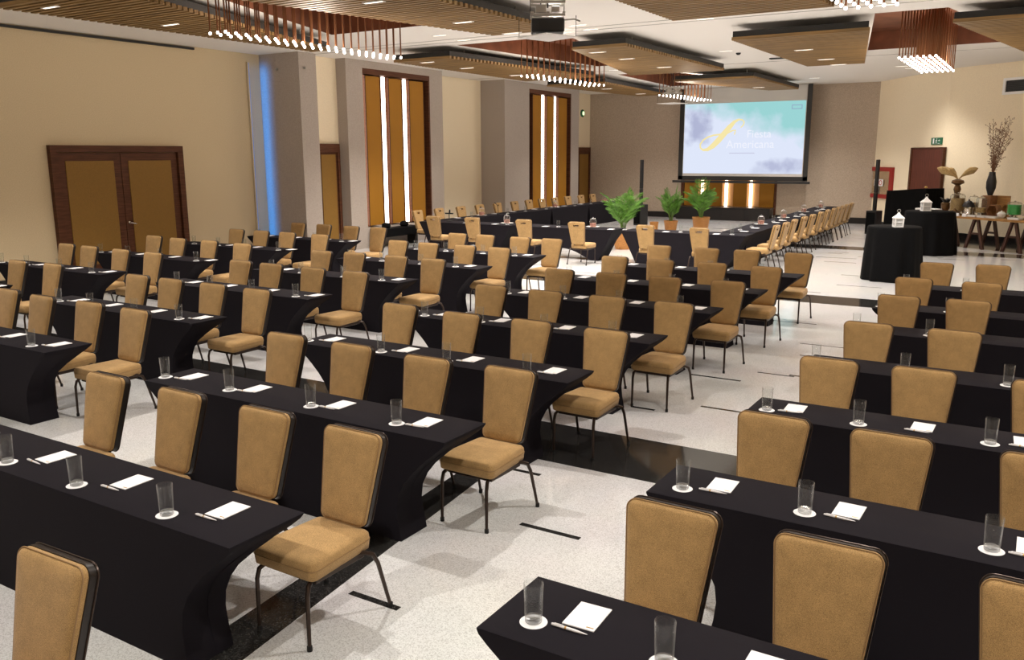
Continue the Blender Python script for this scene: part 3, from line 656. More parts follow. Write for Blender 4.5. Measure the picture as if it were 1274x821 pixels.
def make_back(hole):
    out = rrect(0.162, 0.206, BH, 0.045, 6); cen = (0, BH * 0.52)
    scl = lambda P, k: [(u * k, cen[1] + (v - cen[1]) * k) for u, v in P]
    if not hole:
        bm = newbm()
        R = [[bk(u, v, 0.0) for u, v in out], [bk(u, v, -0.022) for u, v in out], [bk(u, v, -0.032) for u, v in inset(out, 0.009, cen)],
             [bk(u, v, -0.0385) for u, v in inset(out, 0.022, cen)], [bk(u, v, -0.042) for u, v in scl(out, 0.78)], [bk(u, v, -0.045) for u, v in scl(out, 0.5)],
             [bk(u, v, -0.0465) for u, v in scl(out, 0.22)], [bk(u, v, -0.0467) for u, v in scl(out, 0.05)]]
        rings_mesh(bm, R); front = mesh('backrest', bm, M['gold'], True, 55)
        bm = newbm(); o2 = rrect(0.167, 0.211, BH + 0.008, 0.049, 6)
        R = [[bk(u, v - 0.004, 0.001) for u, v in o2], [bk(u, v - 0.004, 0.036) for u, v in o2]]
        rings_mesh(bm, R); band = mesh('back_frame', bm, M['back_edge'], True)
        rb = newbm(); loop_tube(rb, [bk(u, v - 0.004, 0.036) for u, v in rrect(0.169, 0.213, BH + 0.010, 0.050, 6)], 0.0042, 6); rim = mesh('rim', rb, M['chair_metal'], True)
        bm = newbm(); R = [[bk(u, v, 0.037) for u, v in out], [bk(u, v, 0.041) for u, v in out], [bk(u, v, 0.046) for u, v in inset(out, 0.02, cen)], [bk(u, v, 0.048) for u, v in scl(out, 0.5)], [bk(u, v, 0.0485) for u, v in scl(out, 0.08)]]
        rings_mesh(bm, R); rear = mesh('back_panel', bm, M['gold'], True, 55)
    else:
        def plate(w0, w1, grow, m, nm):
            bm = newbm(); o2 = inset(out, -grow, cen); hl = [(u, v + BH - 0.105) for u, v in rrect(0.068 - grow * .3, 0.074 - grow * .3, 0.046, 0.016, 3)]
            for w_ in (w0, w1):
                ee = []
                for lp in (o2, hl):
                    vs = [bm.verts.new(bk(u, v, w_)) for u, v in lp]; ee += [bm.edges.new((vs[i], vs[(i + 1) % len(vs)])) for i in range(len(vs))]
                bmesh.ops.triangle_fill(bm, edges=ee, use_beauty=True, use_dissolve=False, normal=DW)
            for lp in (o2, hl):
                a = [bm.verts.new(bk(u, v, w0)) for u, v in lp]; b = [bm.verts.new(bk(u, v, w1)) for u, v in lp]
                for i in range(len(a)): bm.faces.new((a[i], a[(i + 1) % len(a)], b[(i + 1) % len(a)], b[i]))
            bmesh.ops.remove_doubles(bm, verts=bm.verts[:], dist=1e-5)
            return mesh(nm, bm, m, True, 40)
        front = plate(-0.036, 0.0, 0.0, M['gold'], 'backrest'); band = plate(0.001, 0.012, 0.004, M['chair_metal'], 'back_frame'); rear = plate(0.013, 0.036, 0.0, M['gold'], 'back_panel')
    if hole: rim = None
    pip = newbm(); loop_tube(pip, [bk(u, v, -0.024) for u, v in inset(out, -0.001, cen)], 0.0035, 6)
    return front, band, rear, mesh('piping', pip, M['gold_dark'], True), rim
def make_chair(name, hole):
    front, band, rear, pip, rim = make_back(hole)
    t = thing(name, 'x', 'chair')
    # seat
    out = [(u, v - 0.235) for u, v in rrect(0.222, 0.195, 0.475, 0.04, 6)]; cen = (0, 0.0)
    bm = newbm()
    R = [[(u, v, 0.376) for u, v in inset(out, 0.012, cen)], [(u, v, 0.384) for u, v in out], [(u, v, 0.430) for u, v in inset(out, -0.006, cen)], [(u, v, 0.466) for u, v in inset(out, -0.002, cen)],
         [(u, v, 0.479) for u, v in inset(out, 0.010, cen)], [(u, v, 0.486) for u, v in inset(out, 0.032, cen)], [(u * .72, v * .72, 0.491) for u, v in out], [(u * .4, v * .4, 0.494) for u, v in out], [(u * .1, v * .1, 0.495) for u, v in out]]
    rings_mesh(bm, R); s = obj('seat', mesh('seat', bm, M['gold'], True, 60), t)
    bm = newbm(); loop_tube(bm, [(u, v, 0.436) for u, v in inset(out, -0.006, cen)], 0.003, 6); obj('piping', mesh('seat piping', bm, M['gold_dark'], True), s)
    bm = newbm(); bbox(bm, -0.185, 0.185, -0.18, 0.19, 0.338, 0.377, 0.006)
    obj('seat_frame', mesh('seat frame', bm, M['chair_metal']), t)
    b = obj('backrest', front, t); obj('piping', pip, b)
    bf_ = obj('back_frame', band, t)
    if rim: obj('rim', rim, bf_, label='thin bronze rim')
    obj('back_panel', rear, t)
    bm = newbm()
    for sx in (-1, 1): tube(bm, [bk(sx * 0.10, 0.06, 0.012), (sx * 0.10, BY + 0.005, 0.46), (sx * 0.11, 0.19, 0.380), (sx * 0.12, 0.10, 0.372)], 0.011, 8)
    obj('back_support', mesh('support', bm, M['chair_metal'], True), t)
    for sx in (-1, 1):
        bm = newbm(); tube(bm, [(sx * 0.15, -0.12, 0.374), (sx * 0.172, -0.195, 0.372), (sx * 0.183, -0.228, 0.352), (sx * 0.186, -0.243, 0.30), (sx * 0.187, -0.248, 0.012)], [0.0135, 0.0135, 0.0135, 0.0125, 0.0105], 8)
        l = obj('leg', mesh('leg', bm, M['chair_metal'], True), t)
        bm = newbm(); lathe(bm, [(0, 0), (0.0145, 0), (0.0145, 0.028), (0.011, 0.03)], 10, (sx * 0.187, -0.248)); obj('rubber_foot', mesh('foot', bm, M['rubber'], True), l)
        bm = newbm(); tube(bm, [(sx * 0.15, 0.10, 0.374), (sx * 0.21, 0.17, 0.378), (sx * 0.232, 0.205, 0.36), (sx * 0.240, 0.235, 0.30), (sx * 0.25, 0.315, 0.012)], [0.0135, 0.0135, 0.0135, 0.0125, 0.0105], 8)
        l = obj('leg', mesh('leg', bm, M['chair_metal'], True), t)
        bm = newbm(); lathe(bm, [(0, 0), (0.0145, 0), (0.0145, 0.028), (0.011, 0.03)], 10, (sx * 0.25, 0.315)); obj('rubber_foot', mesh('foot', bm, M['rubber'], True), l)
    return t
proto = {'a': make_chair('banquet_chair', False), 'b': make_chair('banquet_chair', True)}
used = {}
def place_chair(x, y, rz, label, group, kind='a'):
    if kind not in used:
        used[kind] = 1; t = proto[kind]; t.location = (x, y, 0); t.rotation_euler = (0, 0, rz); return tag(t, label, 'chair', group)
    return dup(proto[kind], 'banquet_chair', (x, y, 0), rz, label, 'chair', group)

# ================================================================ TABLES
PROF = [(0.75, 0.0), (0.742, 0.0), (0.725, 0.008), (0.69, 0.045), (0.63, 0.12), (0.56, 0.20), (0.48, 0.28), (0.40, 0.345), (0.31, 0.39), (0.22, 0.402), (0.12, 0.392), (0.03, 0.375), (0.0, 0.37)]
def cloth_mesh(L, D, arch=0.0, ins=1.0, lin=False):
    bm = newbm(); nx = 22; r = 0.018
    base = []
    hl, hd = L / 2, D / 2
    xs = [-hl + r + (L - 2 * r) * i / nx for i in range(nx + 1)]
    for x in xs: base.append((x, -hd))
    base += [(hl - r * 0.3, -hd + r * 0.3), (hl, -hd + r)]
    for k in range(1, 5): base.append((hl, -hd + r + (D - 2 * r) * k / 5))
    base += [(hl, hd - r), (hl - r * 0.3, hd - r * 0.3)]
    for x in xs[::-1]: base.append((x, hd))
    base += [(-hl + r * 0.3, hd - r * 0.3), (-hl, hd - r)]
    for k in range(4, 0, -1): base.append((-hl, -hd + r + (D - 2 * r) * k / 5))
    base += [(-hl, -hd + r), (-hl + r * 0.3, -hd + r * 0.3)]
    rings = [[(x * 0.992, y * 0.97, 0.7525) for x, y in base]]
    for z, i_ in PROF:
        if lin: i_ = 0.40 * (1 - z / 0.75) / ins
        k = (hl - i_ * ins) / hl; t = 1 - z / 0.75
        ring = []
        for x, y in base:
            end = abs(abs(x) - hl) < r * 1.2
            if lin: i_ = 0.40 * (1 - z / 0.75) / ins
            yy = y * (1 - 0.03 * math.sin(math.pi * min(1, t)))
            if y > 0: yy -= 0.19 * min(1.0, t * 3.0) * min(1.0, 2 * y / hd)
            # the end sheet bows inwards between its two feet
            if end: xx = math.copysign(hl - i_ * ins - 0.02 * math.sin(math.pi * t) * (1 - (y / hd) ** 2), x)
            else: xx = x * k
            zz = z
            if arch: zz = z + arch * math.sin(math.pi * min(1, max(0, (x + hl * 0.8) / (1.6 * hl)))) ** 1.0 * (1 - z / 0.75) ** 1.0 if abs(x) < hl * 0.8 else z
            ring.append((xx, yy, max(0.0, zz)))
        rings.append(ring)
    rings_mesh(bm, rings, cap0=True, cap1=False)
    return mesh('covered table', bm, M['cloth'], True, 35)
tabs = {}
def table(name, x, y, rz, L, D, label, group, arch=0.0, ins=1.0):
    key = (L, D, arch, ins, ins == 0.85)
    if key not in tabs: tabs[key] = cloth_mesh(*key)
    return tag(obj(name, tabs[key], loc=(x, y, 0), rotz=rz), label, 'table', group)

# place setting prototypes
bm = newbm(); lathe(bm, [(0.0, 0.004), (0.031, 0.004), (0.033, 0.006), (0.0385, 0.160), (0.0375, 0.163), (0.0362, 0.160), (0.0315, 0.024), (0.0, 0.022)], 24)
glass_me = mesh('tumbler', bm, M['glass'], True, 50)
bm = newbm(); lathe(bm, [(0.0, 0.003), (0.0300, 0.003), (0.0322, 0.008), (0.0318, 0.022), (0.024, 0.026), (0.010, 0.021), (0.0, 0.020)], 24)
gbase_me = mesh('glass base', bm, M['glass_base'], True, 50)
bm = newbm(); lathe(bm, [(0, 0), (0.052, 0), (0.054, 0.001), (0.052, 0.0022), (0, 0.0022)], 28); coaster_me = mesh('coaster', bm, M['paper'], True)
bm = newbm(); bbox(bm, -0.066, 0.066, -0.09, 0.09, 0, 0.005, 0.001, 1); pad_me = mesh('notepad', bm, M['paper'])
bm = newbm(); box(bm, 0.028, 0.058, -0.077, -0.071, 0.0051, 0.0054); logo_me = mesh('print', bm, M['brass'])
pen = newbm(); tube(pen, [(0, 0, 0), (0.01, 0, 0), (0.05, 0, 0), (0.10, 0, 0), (0.135, 0, 0), (0.150, 0, 0)], [0.0045, 0.006, 0.0062, 0.0058, 0.003, 0.001], 8)
pen_me = mesh('pen', pen, M['pen'], True)
pen = newbm(); tube(pen, [(0.056, 0, 0), (0.063, 0, 0)], 0.0068, 8); pring_me = mesh('pen ring', pen, M['brass'], True)
pen = newbm(); bbox(pen, 0.012, 0.05, -0.0015, 0.0015, 0.0062, 0.0085, 0.0005, 1); pclip_me = mesh('pen clip', pen, M['pen'])
ZT = 0.7527
def tumbler(x, y, seat, near, z=ZT, coaster=True):
    if coaster: tag(obj('coaster', coaster_me, loc=(x, y, z)), 'round white paper coaster under the glass, ' + seat, 'coaster', 'coasters under the glasses')
    t = thing('water_glass', 'clear tumbler on coaster, ' + seat, 'glass', (x, y, z + (0.0 if coaster else -0.003)), random.uniform(0, 3), 'tumblers on the tables')
    obj('glass_wall', glass_me, t); obj('glass_base', gbase_me, t)
def pad(x, y, seat, pens=True, rz=0.0):
    t = thing('notepad', 'small white notepad, ' + seat, 'notepad', (x, y, ZT), rz, 'notepads on the tables')
    obj('paper_block', pad_me, t); obj('printed_mark', logo_me, t)
    if pens:
        c, s = math.cos(rz), math.sin(rz); px, py = -0.095, -0.118
        p = thing('pen', 'white ballpoint pen beside the notepad, ' + seat, 'pen', (x + c * px - s * py, y + s * px + c * py, ZT + 0.0065), rz + random.uniform(-0.06, 0.1), 'pens beside the notepads')
        obj('barrel', pen_me, p); obj('ring', pring_me, p); obj('clip', pclip_me, p)

ROWS = {
'C1R1': (-3.00, 2.88, [(-5.50,3.49), (-4.69,3.48), (-3.88,3.47), (-3.16,3.45)]),
'C1R2': (-3.02, 4.57, [(-5.45,5.15), (-4.68,5.13), (-3.87,5.08), (-3.15,5.10)]),
'C1R3': (-3.03, 6.22, [(-5.55,6.83), (-4.71,6.74), (-3.94,6.76), (-3.15,6.71)]),
'C1R4': (-3.03, 7.87, [(-5.46,8.42), (-4.69,8.37), (-3.92,8.37), (-3.15,8.35)]),
'C1R5': (-3.05, 9.67, [(-5.45,10.10), (-4.67,10.09), (-3.93,10.09), (-3.15,10.14)]),
'C1R6': (-2.98, 11.31, [(-5.43,11.82), (-4.68,11.78), (-3.90,11.80), (-3.12,11.73)]),
'C1R7': (-2.92, 13.06, [(-5.45,13.66), (-4.62,13.64), (-3.95,13.64), (-3.14,13.62)]),
'C2R1': (-7.63, 4.72, [(-10.17,5.33), (-9.35,5.26), (-8.49,5.28), (-7.69,5.25)]),
'C2R2': (-7.62, 6.33, [(-9.94,6.87), (-9.24,6.85), (-8.44,6.84), (-7.64,6.80)]),
'C2R3': (-7.70, 8.10, [(-10.00,8.63), (-9.31,8.58), (-8.47,8.55), (-7.68,8.53)]),
'C2R4': (-7.60, 9.77, [(-9.90,10.21), (-9.25,10.27), (-8.39,10.25), (-7.64,10.21)]),
'C2R5': (-7.47, 11.55, [(-9.89,12.16), (-9.14,12.08), (-8.35,12.06), (-7.63,12.02)]),
'C2R6': (-7.48, 13.34, [(-9.79,13.88), (-9.12,13.86), (-8.29,13.80), (-7.61,13.80)]),
'C3R1': (-12.16, 6.45, [(-12.91,6.96), (-12.07,7.00)]),
'C3R2': (-12.08, 8.17, [(-14.68,8.80), (-13.92,8.75), (-12.97,8.70), (-12.08,8.66)]),
'C3R3': (-12.14, 9.98, [(-14.66,10.57), (-13.82,10.47), (-12.92,10.45), (-11.95,10.38)]),
'C3R4': (-12.27, 11.90, [(-14.44,12.40), (-13.70,12.40), (-12.91,12.37), (-12.00,12.36)]),
'C3R5': (-12.19, 13.75, [(-14.54,14.29), (-13.70,14.23), (-12.85,14.20), (-12.08,14.20)]),
'R1': (None, 2.91, [(-1.25,3.36), (-0.58,3.34), (0.15, 3.34)]),
'R2': (None, 4.50, [(-1.23,4.93), (-0.58,4.91), (0.15, 4.91)]),
'R3': (None, 6.14, [(-1.25,6.57), (-0.60,6.59), (0.16, 6.59)]),
'R4': (None, 7.75, [(-1.24,8.21), (-0.54,8.21), (0.20, 8.21)]),
'R5': (None, 9.48, [(-1.23,10.00), (-0.56,10.03)]),
'R6': (None, 10.99, [(-1.26,11.55), (-0.52,11.51)]),
'R7': (None, 12.82, [(-1.18,13.35), (-0.49,13.44)]),
}
BLK = {'C1': 'central block', 'C2': 'middle block', 'C3': 'door-wall block', 'R': 'buffet-side block'}
for key, (xr, yf, seats) in ROWS.items():
    blk = 'R' if key[0] == 'R' else key[:2]; row = int(key[-1]); bn = BLK[blk]; right = blk == 'R'
    L, D = 2.95, 0.47
    yf = min(yf, sum(p[1] for p in seats) / len(seats) - 0.43)
    xc = (-1.655 + L / 2) if right else (xr - L / 2)
    if right: xc = {1: -1.665, 2: -1.64, 3: -1.62, 4: -1.6, 5: -1.58, 6: -1.57, 7: -1.56}[row] + L / 2
    table('banquet_table', xc, yf - D / 2, 0, L, D, 'narrow table in tight black stretch cover, %s row of the %s' % (ORD[row], bn), 'black covered classroom tables')
    n = len(seats)
    for i, (x, y) in enumerate(seats):
        k = (i + 1) if right else (n - i)      # counted from the aisle
        who = 'aisle-end seat' if k == 1 else '%s seat from the aisle' % ORD[k]
        seat = '%s, %s row, %s' % (who, ORD[row], bn)
        place_chair(x - (0.012 if not right else 0.0), y - 0.345, random.uniform(-0.02, 0.02), 'gold fabric chair facing the camera, ' + seat, 'gold chairs of the %s' % bn)
        near = yf < 9.5
        gx = x - (0.31 if not right else 0.27); px_ = x - (0.14 if not right else 0.10)
        gx = {('C1R1', 3): -3.56, ('C1R1', 2): -4.32, ('C1R2', 0): -5.93, ('C1R2', 1): -5.15, ('C1R2', 2): -4.30, ('C1R2', 3): -3.52, ('R1', 1): -0.97, ('R2', 2): -0.04, ('R1', 2): -0.25, ('C1R3', 0): -5.95}.get((key, i), gx + random.uniform(-0.025, 0.025))
        px_ = {('C1R1', 3): -3.34, ('C1R1', 2): -4.10, ('C1R1', 1): -4.89, ('C1R2', 0): -5.72, ('C1R2', 1): -4.99, ('C1R2', 2): -4.18, ('C1R2', 3): -3.37, ('R2', 1): -0.67, ('R2', 2): 0.07, ('R3', 1): -0.52, ('R1', 2): 0.0}.get((key, i), px_ - (0.06 if not right else 0.0) + random.uniform(-0.02, 0.02))
        gx = max(gx, xc - L / 2 + 0.06)
        if px_ - gx < 0.15: px_ = gx + 0.16
        if right and not (key, i) in (('R1', 1),): gx = max(xc - L / 2 + 0.07, gx)
        gy = yf - (0.37 if blk != 'R' else 0.33) + random.uniform(-0.012, 0.012)
        if key == 'C1R1': gy = 2.50
        if key == 'C1R2': gy = 4.25
        tumbler(gx, gy, seat, near)
        pad(px_, yf - 0.19 + random.uniform(-0.01, 0.01), seat, near, random.uniform(-0.05, 0.05))
# one more chair in front of the first central table
place_chair(-3.10, 1.335, 0.03, 'gold chair cut off by the bottom corner, before the first central table', 'gold chairs of the central block')

# ---- U-shaped table towards the screen
for i, (x, L, nm) in enumerate(((-12.95, 2.9, 'nearest the lit bays'), (-10.0, 2.75, 'in the middle, before the tallest palm'), (-6.95, 2.95, 'nearest the main aisle'))):
    table('banquet_table', x, 18.98, math.radians(1.0) if i == 2 else 0, L, 0.75, 'black covered table on the front of the U, ' + nm, 'black covered tables of the U', arch=0.26 if i < 2 else 0.0, ins=0.85)
for i in range(4):
    y = 20.85 + i * 2.85
    table('banquet_table', -14.12 - 0.05 * i, y, math.radians(91), 2.84, 0.62, 'black covered table of the U side along the piers, %s from the front' % ORD[i + 1], 'black covered tables of the U', ins=0.25)
for i in range(4):
    y = 20.95 + i * 2.85
    table('banquet_table', -5.95 - 0.085 * i, y, math.radians(-88.3), 2.84, 0.75, 'black covered table of the U side along the main aisle, %s from the front' % ORD[i + 1], 'black covered tables of the U', ins=0.35)
for i, (x, y) in enumerate(((-13.18, 17.55), (-12.05, 17.62), (-10.54, 17.6), (-9.09, 17.56), (-7.35, 17.47), (-6.09, 17.36))):
    place_chair(x, y + 0.41, math.pi + random.uniform(-0.05, 0.05), 'gold chair with handle slot, back to camera, %s along the U front from the piers' % ORD[i + 1], 'gold chairs at the front of the U', 'b')
for i, (x, y) in enumerate(((-15.12, 19.30), (-15.13, 20.33), (-15.13, 21.42), (-15.13, 22.44), (-15.2, 23.60), (-15.22, 24.7), (-15.25, 25.68), (-15.27, 26.61), (-15.28, 27.6), (-15.3, 28.63), (-15.3, 29.72), (-15.3, 30.74))):
    place_chair(x + 0.41 + 0.06, y, math.pi / 2 + random.uniform(-0.06, 0.06), 'gold chair between the piers and the U, %s from the camera' % ORD[i + 1], 'gold chairs along the piers', 'b')
for i, (x, y) in enumerate(((-4.81, 18.87), (-4.83, 19.80), (-4.89, 20.80), (-4.91, 21.86), (-4.92, 22.82), (-4.95, 23.93), (-4.99, 24.93), (-4.99, 25.77), (-5.0, 26.46), (-5.02, 27.16), (-5.05, 27.95), (-5.07, 28.83))):
    place_chair(x - 0.41, y, -math.pi / 2 + random.uniform(-0.03, 0.03), 'gold chair seen side-on along the main aisle side of the U, %s from camera' % ORD[i + 1], 'gold chairs along the aisle side of the U', 'b')
# things on the U
bm = newbm(); lathe(bm, [(0, 0.0), (0.07, 0.0), (0.085, 0.03), (0.085, 0.17), (0.06, 0.2), (0.056, 0.198), (0.08, 0.168), (0.08, 0.03), (0, 0.008)], 20); jar_me = mesh('jar', bm, M['glass'], True, 50)
bm = newbm(); lathe(bm, [(0, 0.01), (0.074, 0.01), (0.076, 0.10), (0, 0.11)], 16); fill_me = mesh('candy', bm, mat('wrapped candy', (0.35, 0.16, 0.12), 0.5, noise=(60, 0.6, 3)), True, 50)
bm = newbm(); lathe(bm, [(0, 0.2), (0.062, 0.2), (0.05, 0.215), (0.012, 0.225), (0.018, 0.24), (0, 0.25)], 16); jlid_me = mesh('lid', bm, M['glass_base'], True, 50)
bm = newbm(); lathe(bm, [(0, 0), (0.10, 0), (0.17, 0.018), (0.172, 0.022), (0.10, 0.006), (0, 0.006)], 24); plate_me = mesh('plate', bm, M['ceramic'], True)
def place_jar(x, y, where, k):
    tag(obj('serving_plate', plate_me, loc=(x, y, ZT)), 'round white plate under a candy jar, ' + where, 'plate', 'plates on the U')
    t = thing('candy_jar', 'lidded glass candy jar on white plate, ' + where, 'jar', (x, y, ZT + 0.008), 0, 'candy jars on the U')
    obj('jar_glass', jar_me, t); obj('candy', fill_me, t); obj('lid', jlid_me, t)
for i, (x, y) in enumerate(((-6.05, 21.9), (-6.15, 24.5), (-6.25, 27.3), (-6.3, 29.9))): place_jar(x, y, '%s along the aisle side of the U' % ORD[i + 1], i)
for i, (x, y) in enumerate(((-14.15, 21.3), (-14.2, 25.9), (-14.25, 29.9))): place_jar(x, y, '%s along the pier side of the U' % ORD[i + 1], i)
place_jar(-11.9, 19.1, 'on the U front near the piers', 0); place_jar(-9.4, 19.1, 'on the U front beside the tallest palm', 0)
for i, y in enumerate((19.9, 20.9, 22.9, 23.7, 25.4, 26.2, 28.3, 29.1)):
    wh = '%s along the aisle side of the U' % ORD[i + 1]
    tumbler(-6.05 - 0.01 * i, y + 0.25, wh, False); pad(-5.85 - 0.03 * i, y - 0.1, wh, False, math.pi / 2)
for i, y in enumerate((20.3, 22.3, 23.4, 24.8, 26.9, 28.2, 30.2)):
    wh = '%s along the pier side of the U' % ORD[i + 1]
    tumbler(-14.0 - 0.02 * i, y + 0.25, wh, False); pad(-14.25 - 0.02 * i, y - 0.1, wh, False, math.pi / 2)
for i, x in enumerate((-13.1, -12.2, -10.7, -8.9, -7.5, -6.3)):
    wh = '%s along the front of the U' % ORD[i + 1]
    tumbler(x + 0.45, 18.88, wh, False); pad(x + 0.12, 18.82, wh, False)
t = thing('table_microphone', 'black cross shaped microphone stand on the U near the piers', 'microphone', (-13.75, 19.1, ZT))
bm = newbm(); lathe(bm, [(0, 0), (0.09, 0), (0.09, 0.012), (0.012, 0.03), (0.012, 0.26), (0, 0.26)], 14); obj('stand', mesh('stand', bm, M['black'], True), t)
bm = newbm(); bbox(bm, -0.13, 0.13, -0.02, 0.02, 0.19, 0.225, 0.008); tube(bm, [(0.02, 0, 0.22), (0.02, 0, 0.31)], 0.02, 8); obj('head', mesh('head', bm, M['black']), t)
t = thing('table_microphone', 'thin black gooseneck microphone on the pier side of the U', 'microphone', (-13.95, 21.9, ZT))
bm = newbm(); lathe(bm, [(0, 0), (0.05, 0), (0.05, 0.03), (0, 0.035)], 14); obj('base', mesh('base', bm, M['black'], True), t)
bm = newbm(); tube(bm, [(0, 0, 0.03), (0.0, 0, 0.15), (-0.02, 0, 0.26), (-0.08, 0, 0.33)], 0.008, 6); tube(bm, [(-0.08, 0, 0.33), (-0.13, 0, 0.35)], 0.014, 8); obj('gooseneck', mesh('neck', bm, M['black'], True), t)

# ================================================================ PALMS
def palm(x, y, hp, rp, H, n, seed, label, spread=0.75):
    rr = random.Random(seed)
    t = thing('potted_palm', label, 'potted palm', (x, y, 0), 0, 'potted palms inside the U')
    bm = newbm(); lathe(bm, [(0, 0), (rp * 0.68, 0), (rp * 0.85, hp * 0.4), (rp, hp * 0.92), (rp * 1.04, hp * 0.94), (rp * 1.04, hp), (rp * 0.94, hp), (rp * 0.9, hp * 0.85)], 24)
    p = obj('pot', mesh('pot', bm, M['basket'], True, 40), t)
    bm = newbm(); lathe(bm, [(rp * 0.9, hp * 0.86), (0, hp * 0.9)], 20); obj('soil', mesh('soil', bm, M['soil']), p)
    leaf = newbm(); stem = newbm()
    for i in range(n):
        a = 2 * math.pi * i / n * 2.4 + rr.uniform(-0.3, 0.3); L = (H - hp) * rr.uniform(0.75, 1.12); lean = (0.12 + 0.88 * rr.random() ** 0.8) * spread
        d = Vector((math.cos(a), math.sin(a), 0)); pts = []
        for k in range(13):
            s = k / 12
            pts.append(Vector((0, 0, hp * 0.85)) + d * (0.04 + lean * L * (s ** 1.6)) + Vector((0, 0, L * (s - 0.78 * lean * s ** 2.4))))
        tube(stem, pts, [0.010 - 0.007 * k / 12 for k in range(13)], 5)
        for k in range(3, 13):
            for h in (0.0, 0.5):
                if k == 12 and h: continue
                p0 = pts[k].lerp(pts[min(12, k + 1)], h); tg = (pts[min(12, k + 1)] - pts[k - 1]).normalized(); side = tg.cross(Vector((0, 0, 1))).normalized()
                s = (k + h) / 12; ll = 0.28 * math.sin(math.pi * min(0.97, 0.22 + 0.75 * s)) * (H / 1.6) + 0.06
                for sg in (-1, 1):
                    dr = (side * sg * 0.85 + tg * 0.75 + Vector((0, 0, rr.uniform(-0.12, 0.2)))).normalized()
                    wv = dr.cross(Vector((rr.uniform(-.4, .4), rr.uniform(-.4, .4), 1))).normalized() * 0.0075
                    m1 = p0 + dr * ll * 0.5 + Vector((0, 0, 0.01)); e1 = p0 + dr * ll + Vector((0, 0, -0.16 * ll))
                    v = [leaf.verts.new(q) for q in (p0 - wv * .4, m1 - wv, e1, m1 + wv, p0 + wv * .4)]
                    leaf.faces.new(v)
    obj('fronds', mesh('fronds', leaf, M['leaf']), t); obj('stems', mesh('stems', stem, M['stem'], True), t)
palm(-9.62, 21.4, 0.48, 0.30, 1.86, 21, 1, 'widest potted palm, pot seen through the gap under the U front', 0.52)
palm(-10.2, 26.4, 0.42, 0.22, 1.62, 19, 2, 'bright green potted palm in the middle of the three', 0.52)
palm(-8.95, 25.7, 0.62, 0.26, 1.90, 19, 3, 'potted palm in a tall wooden pot before the glowing panels', 0.55)
t = thing('small_pot', 'small empty terracotta pot beside the middle palm', 'pot', (-10.45, 25.6, 0))
bm = newbm(); lathe(bm, [(0, 0), (0.1, 0), (0.14, 0.42), (0.12, 0.42), (0.09, 0.05)], 18); obj('pot', mesh('pot', bm, M['basket'], True), t)

# ================================================================ COLUMN SPEAKERS
def column_speaker(x, y, label):
    t = thing('column_speaker', label, 'speaker', (x, y, 0), math.radians(-20), 'column speakers')
    bm = newbm(); bbox(bm, -0.17, 0.17, -0.2, 0.2, 0.0, 0.74, 0.015); s = obj('subwoofer', mesh('sub', bm, M['black']), t)
    bm = newbm(); bbox(bm, -0.14, 0.14, -0.212, -0.202, 0.06, 0.68, 0.01); obj('grille', mesh('grille', bm, M['drape']), s)
    bm = newbm(); bbox(bm, -0.045, 0.045, -0.06, 0.06, 1.30, 2.33, 0.015); obj('array_head', mesh('head', bm, M['black']), t)
    bm = newbm(); bbox(bm, -0.045, 0.045, -0.06, 0.06, 0.74, 1.295, 0.012); obj('spacer_column', mesh('spacer', bm, M['black']), t)
column_speaker(-4.55, 29.4, 'slim black column speaker on its bass box in front of the red cabinet')
column_speaker(-12.45, 29.2, 'slim black column speaker on its bass box before the taupe wall beside the screen')

# ================================================================ FIRE CABINET, SIGNS, VENT
def on_ab(s): p = A + uAB * s + nAB * 0.002; return (p.x, p.y)
px, py = on_ab(0.56)
t = thing('fire_cabinet', 'red framed fire hose cabinet with glass front on the cream wall', 'fire cabinet', (px, py, 0.97), rAB)
W2, H2 = 1.0, 1.08
bm = newbm()
for a in ((-W2, W2, 0, 0.14), (-W2, W2, H2 - 0.14, H2), (-W2, -W2 + 0.24, 0.14, H2 - 0.14), (W2 - 0.24, W2, 0.14, H2 - 0.14)): box(bm, a[0], a[1], -0.06, 0, a[2], a[3])
obj('frame', mesh('frame', bm, M['red']), t)
bm = newbm(); box(bm, -W2 + 0.24, W2 - 0.24, -0.02, -0.01, 0.14, H2 - 0.14); obj('back', mesh('back', bm, mat('cabinet mirror back', (0.75, 0.55, 0.35), 0.12, metal=0.9)), t)
bm = newbm(); box(bm, -W2 + 0.24, W2 - 0.24, -0.05, -0.045, 0.14, H2 - 0.14); obj('glass_front', mesh('glass', bm, M['glass']), t)
bm = newbm(); box(bm, -0.36, 0.32, -0.053, -0.05, 0.42, 0.66); lb_ = obj('label_plate', mesh('plate', bm, M['paper']), t)
bm = newbm()
for cx_ in (-0.16, 0.14): loop_tube(bm, [(cx_ + 0.10 * math.cos(q), -0.056, 0.54 + 0.075 * math.sin(q)) for q in [2 * math.pi * k / 16 for k in range(16)]], 0.012, 5)
obj('red_rings', mesh('rings', bm, M['red_ink']), lb_)
bm = newbm(); lathe(bm, [(0, 0.15), (0.09, 0.15), (0.09, 0.36), (0.03, 0.40), (0.02, 0.44), (0, 0.44)], 14, (0.0, -0.2)); bmesh.ops.translate(bm, verts=bm.verts[:], vec=(-0.05, 0.168, 0)); bmesh.ops.scale(bm, verts=bm.verts[:], vec=(1, 0.15, 1)); bmesh.ops.translate(bm, verts=bm.verts[:], vec=(0, -0.028, 0)); obj('hose_fitting', mesh('fitting', bm, M['black'], True), t)
px, py = on_ab(4.2)
t = thing('exit_sign', 'small green running man exit sign above the mahogany door', 'exit sign', (px, py, 2.78), rAB)
bm = newbm(); bbox(bm, -0.32, 0.32, -0.03, 0, 0, 0.21, 0.004); obj('board', mesh('board', bm, M['green']), t)
bm = newbm()
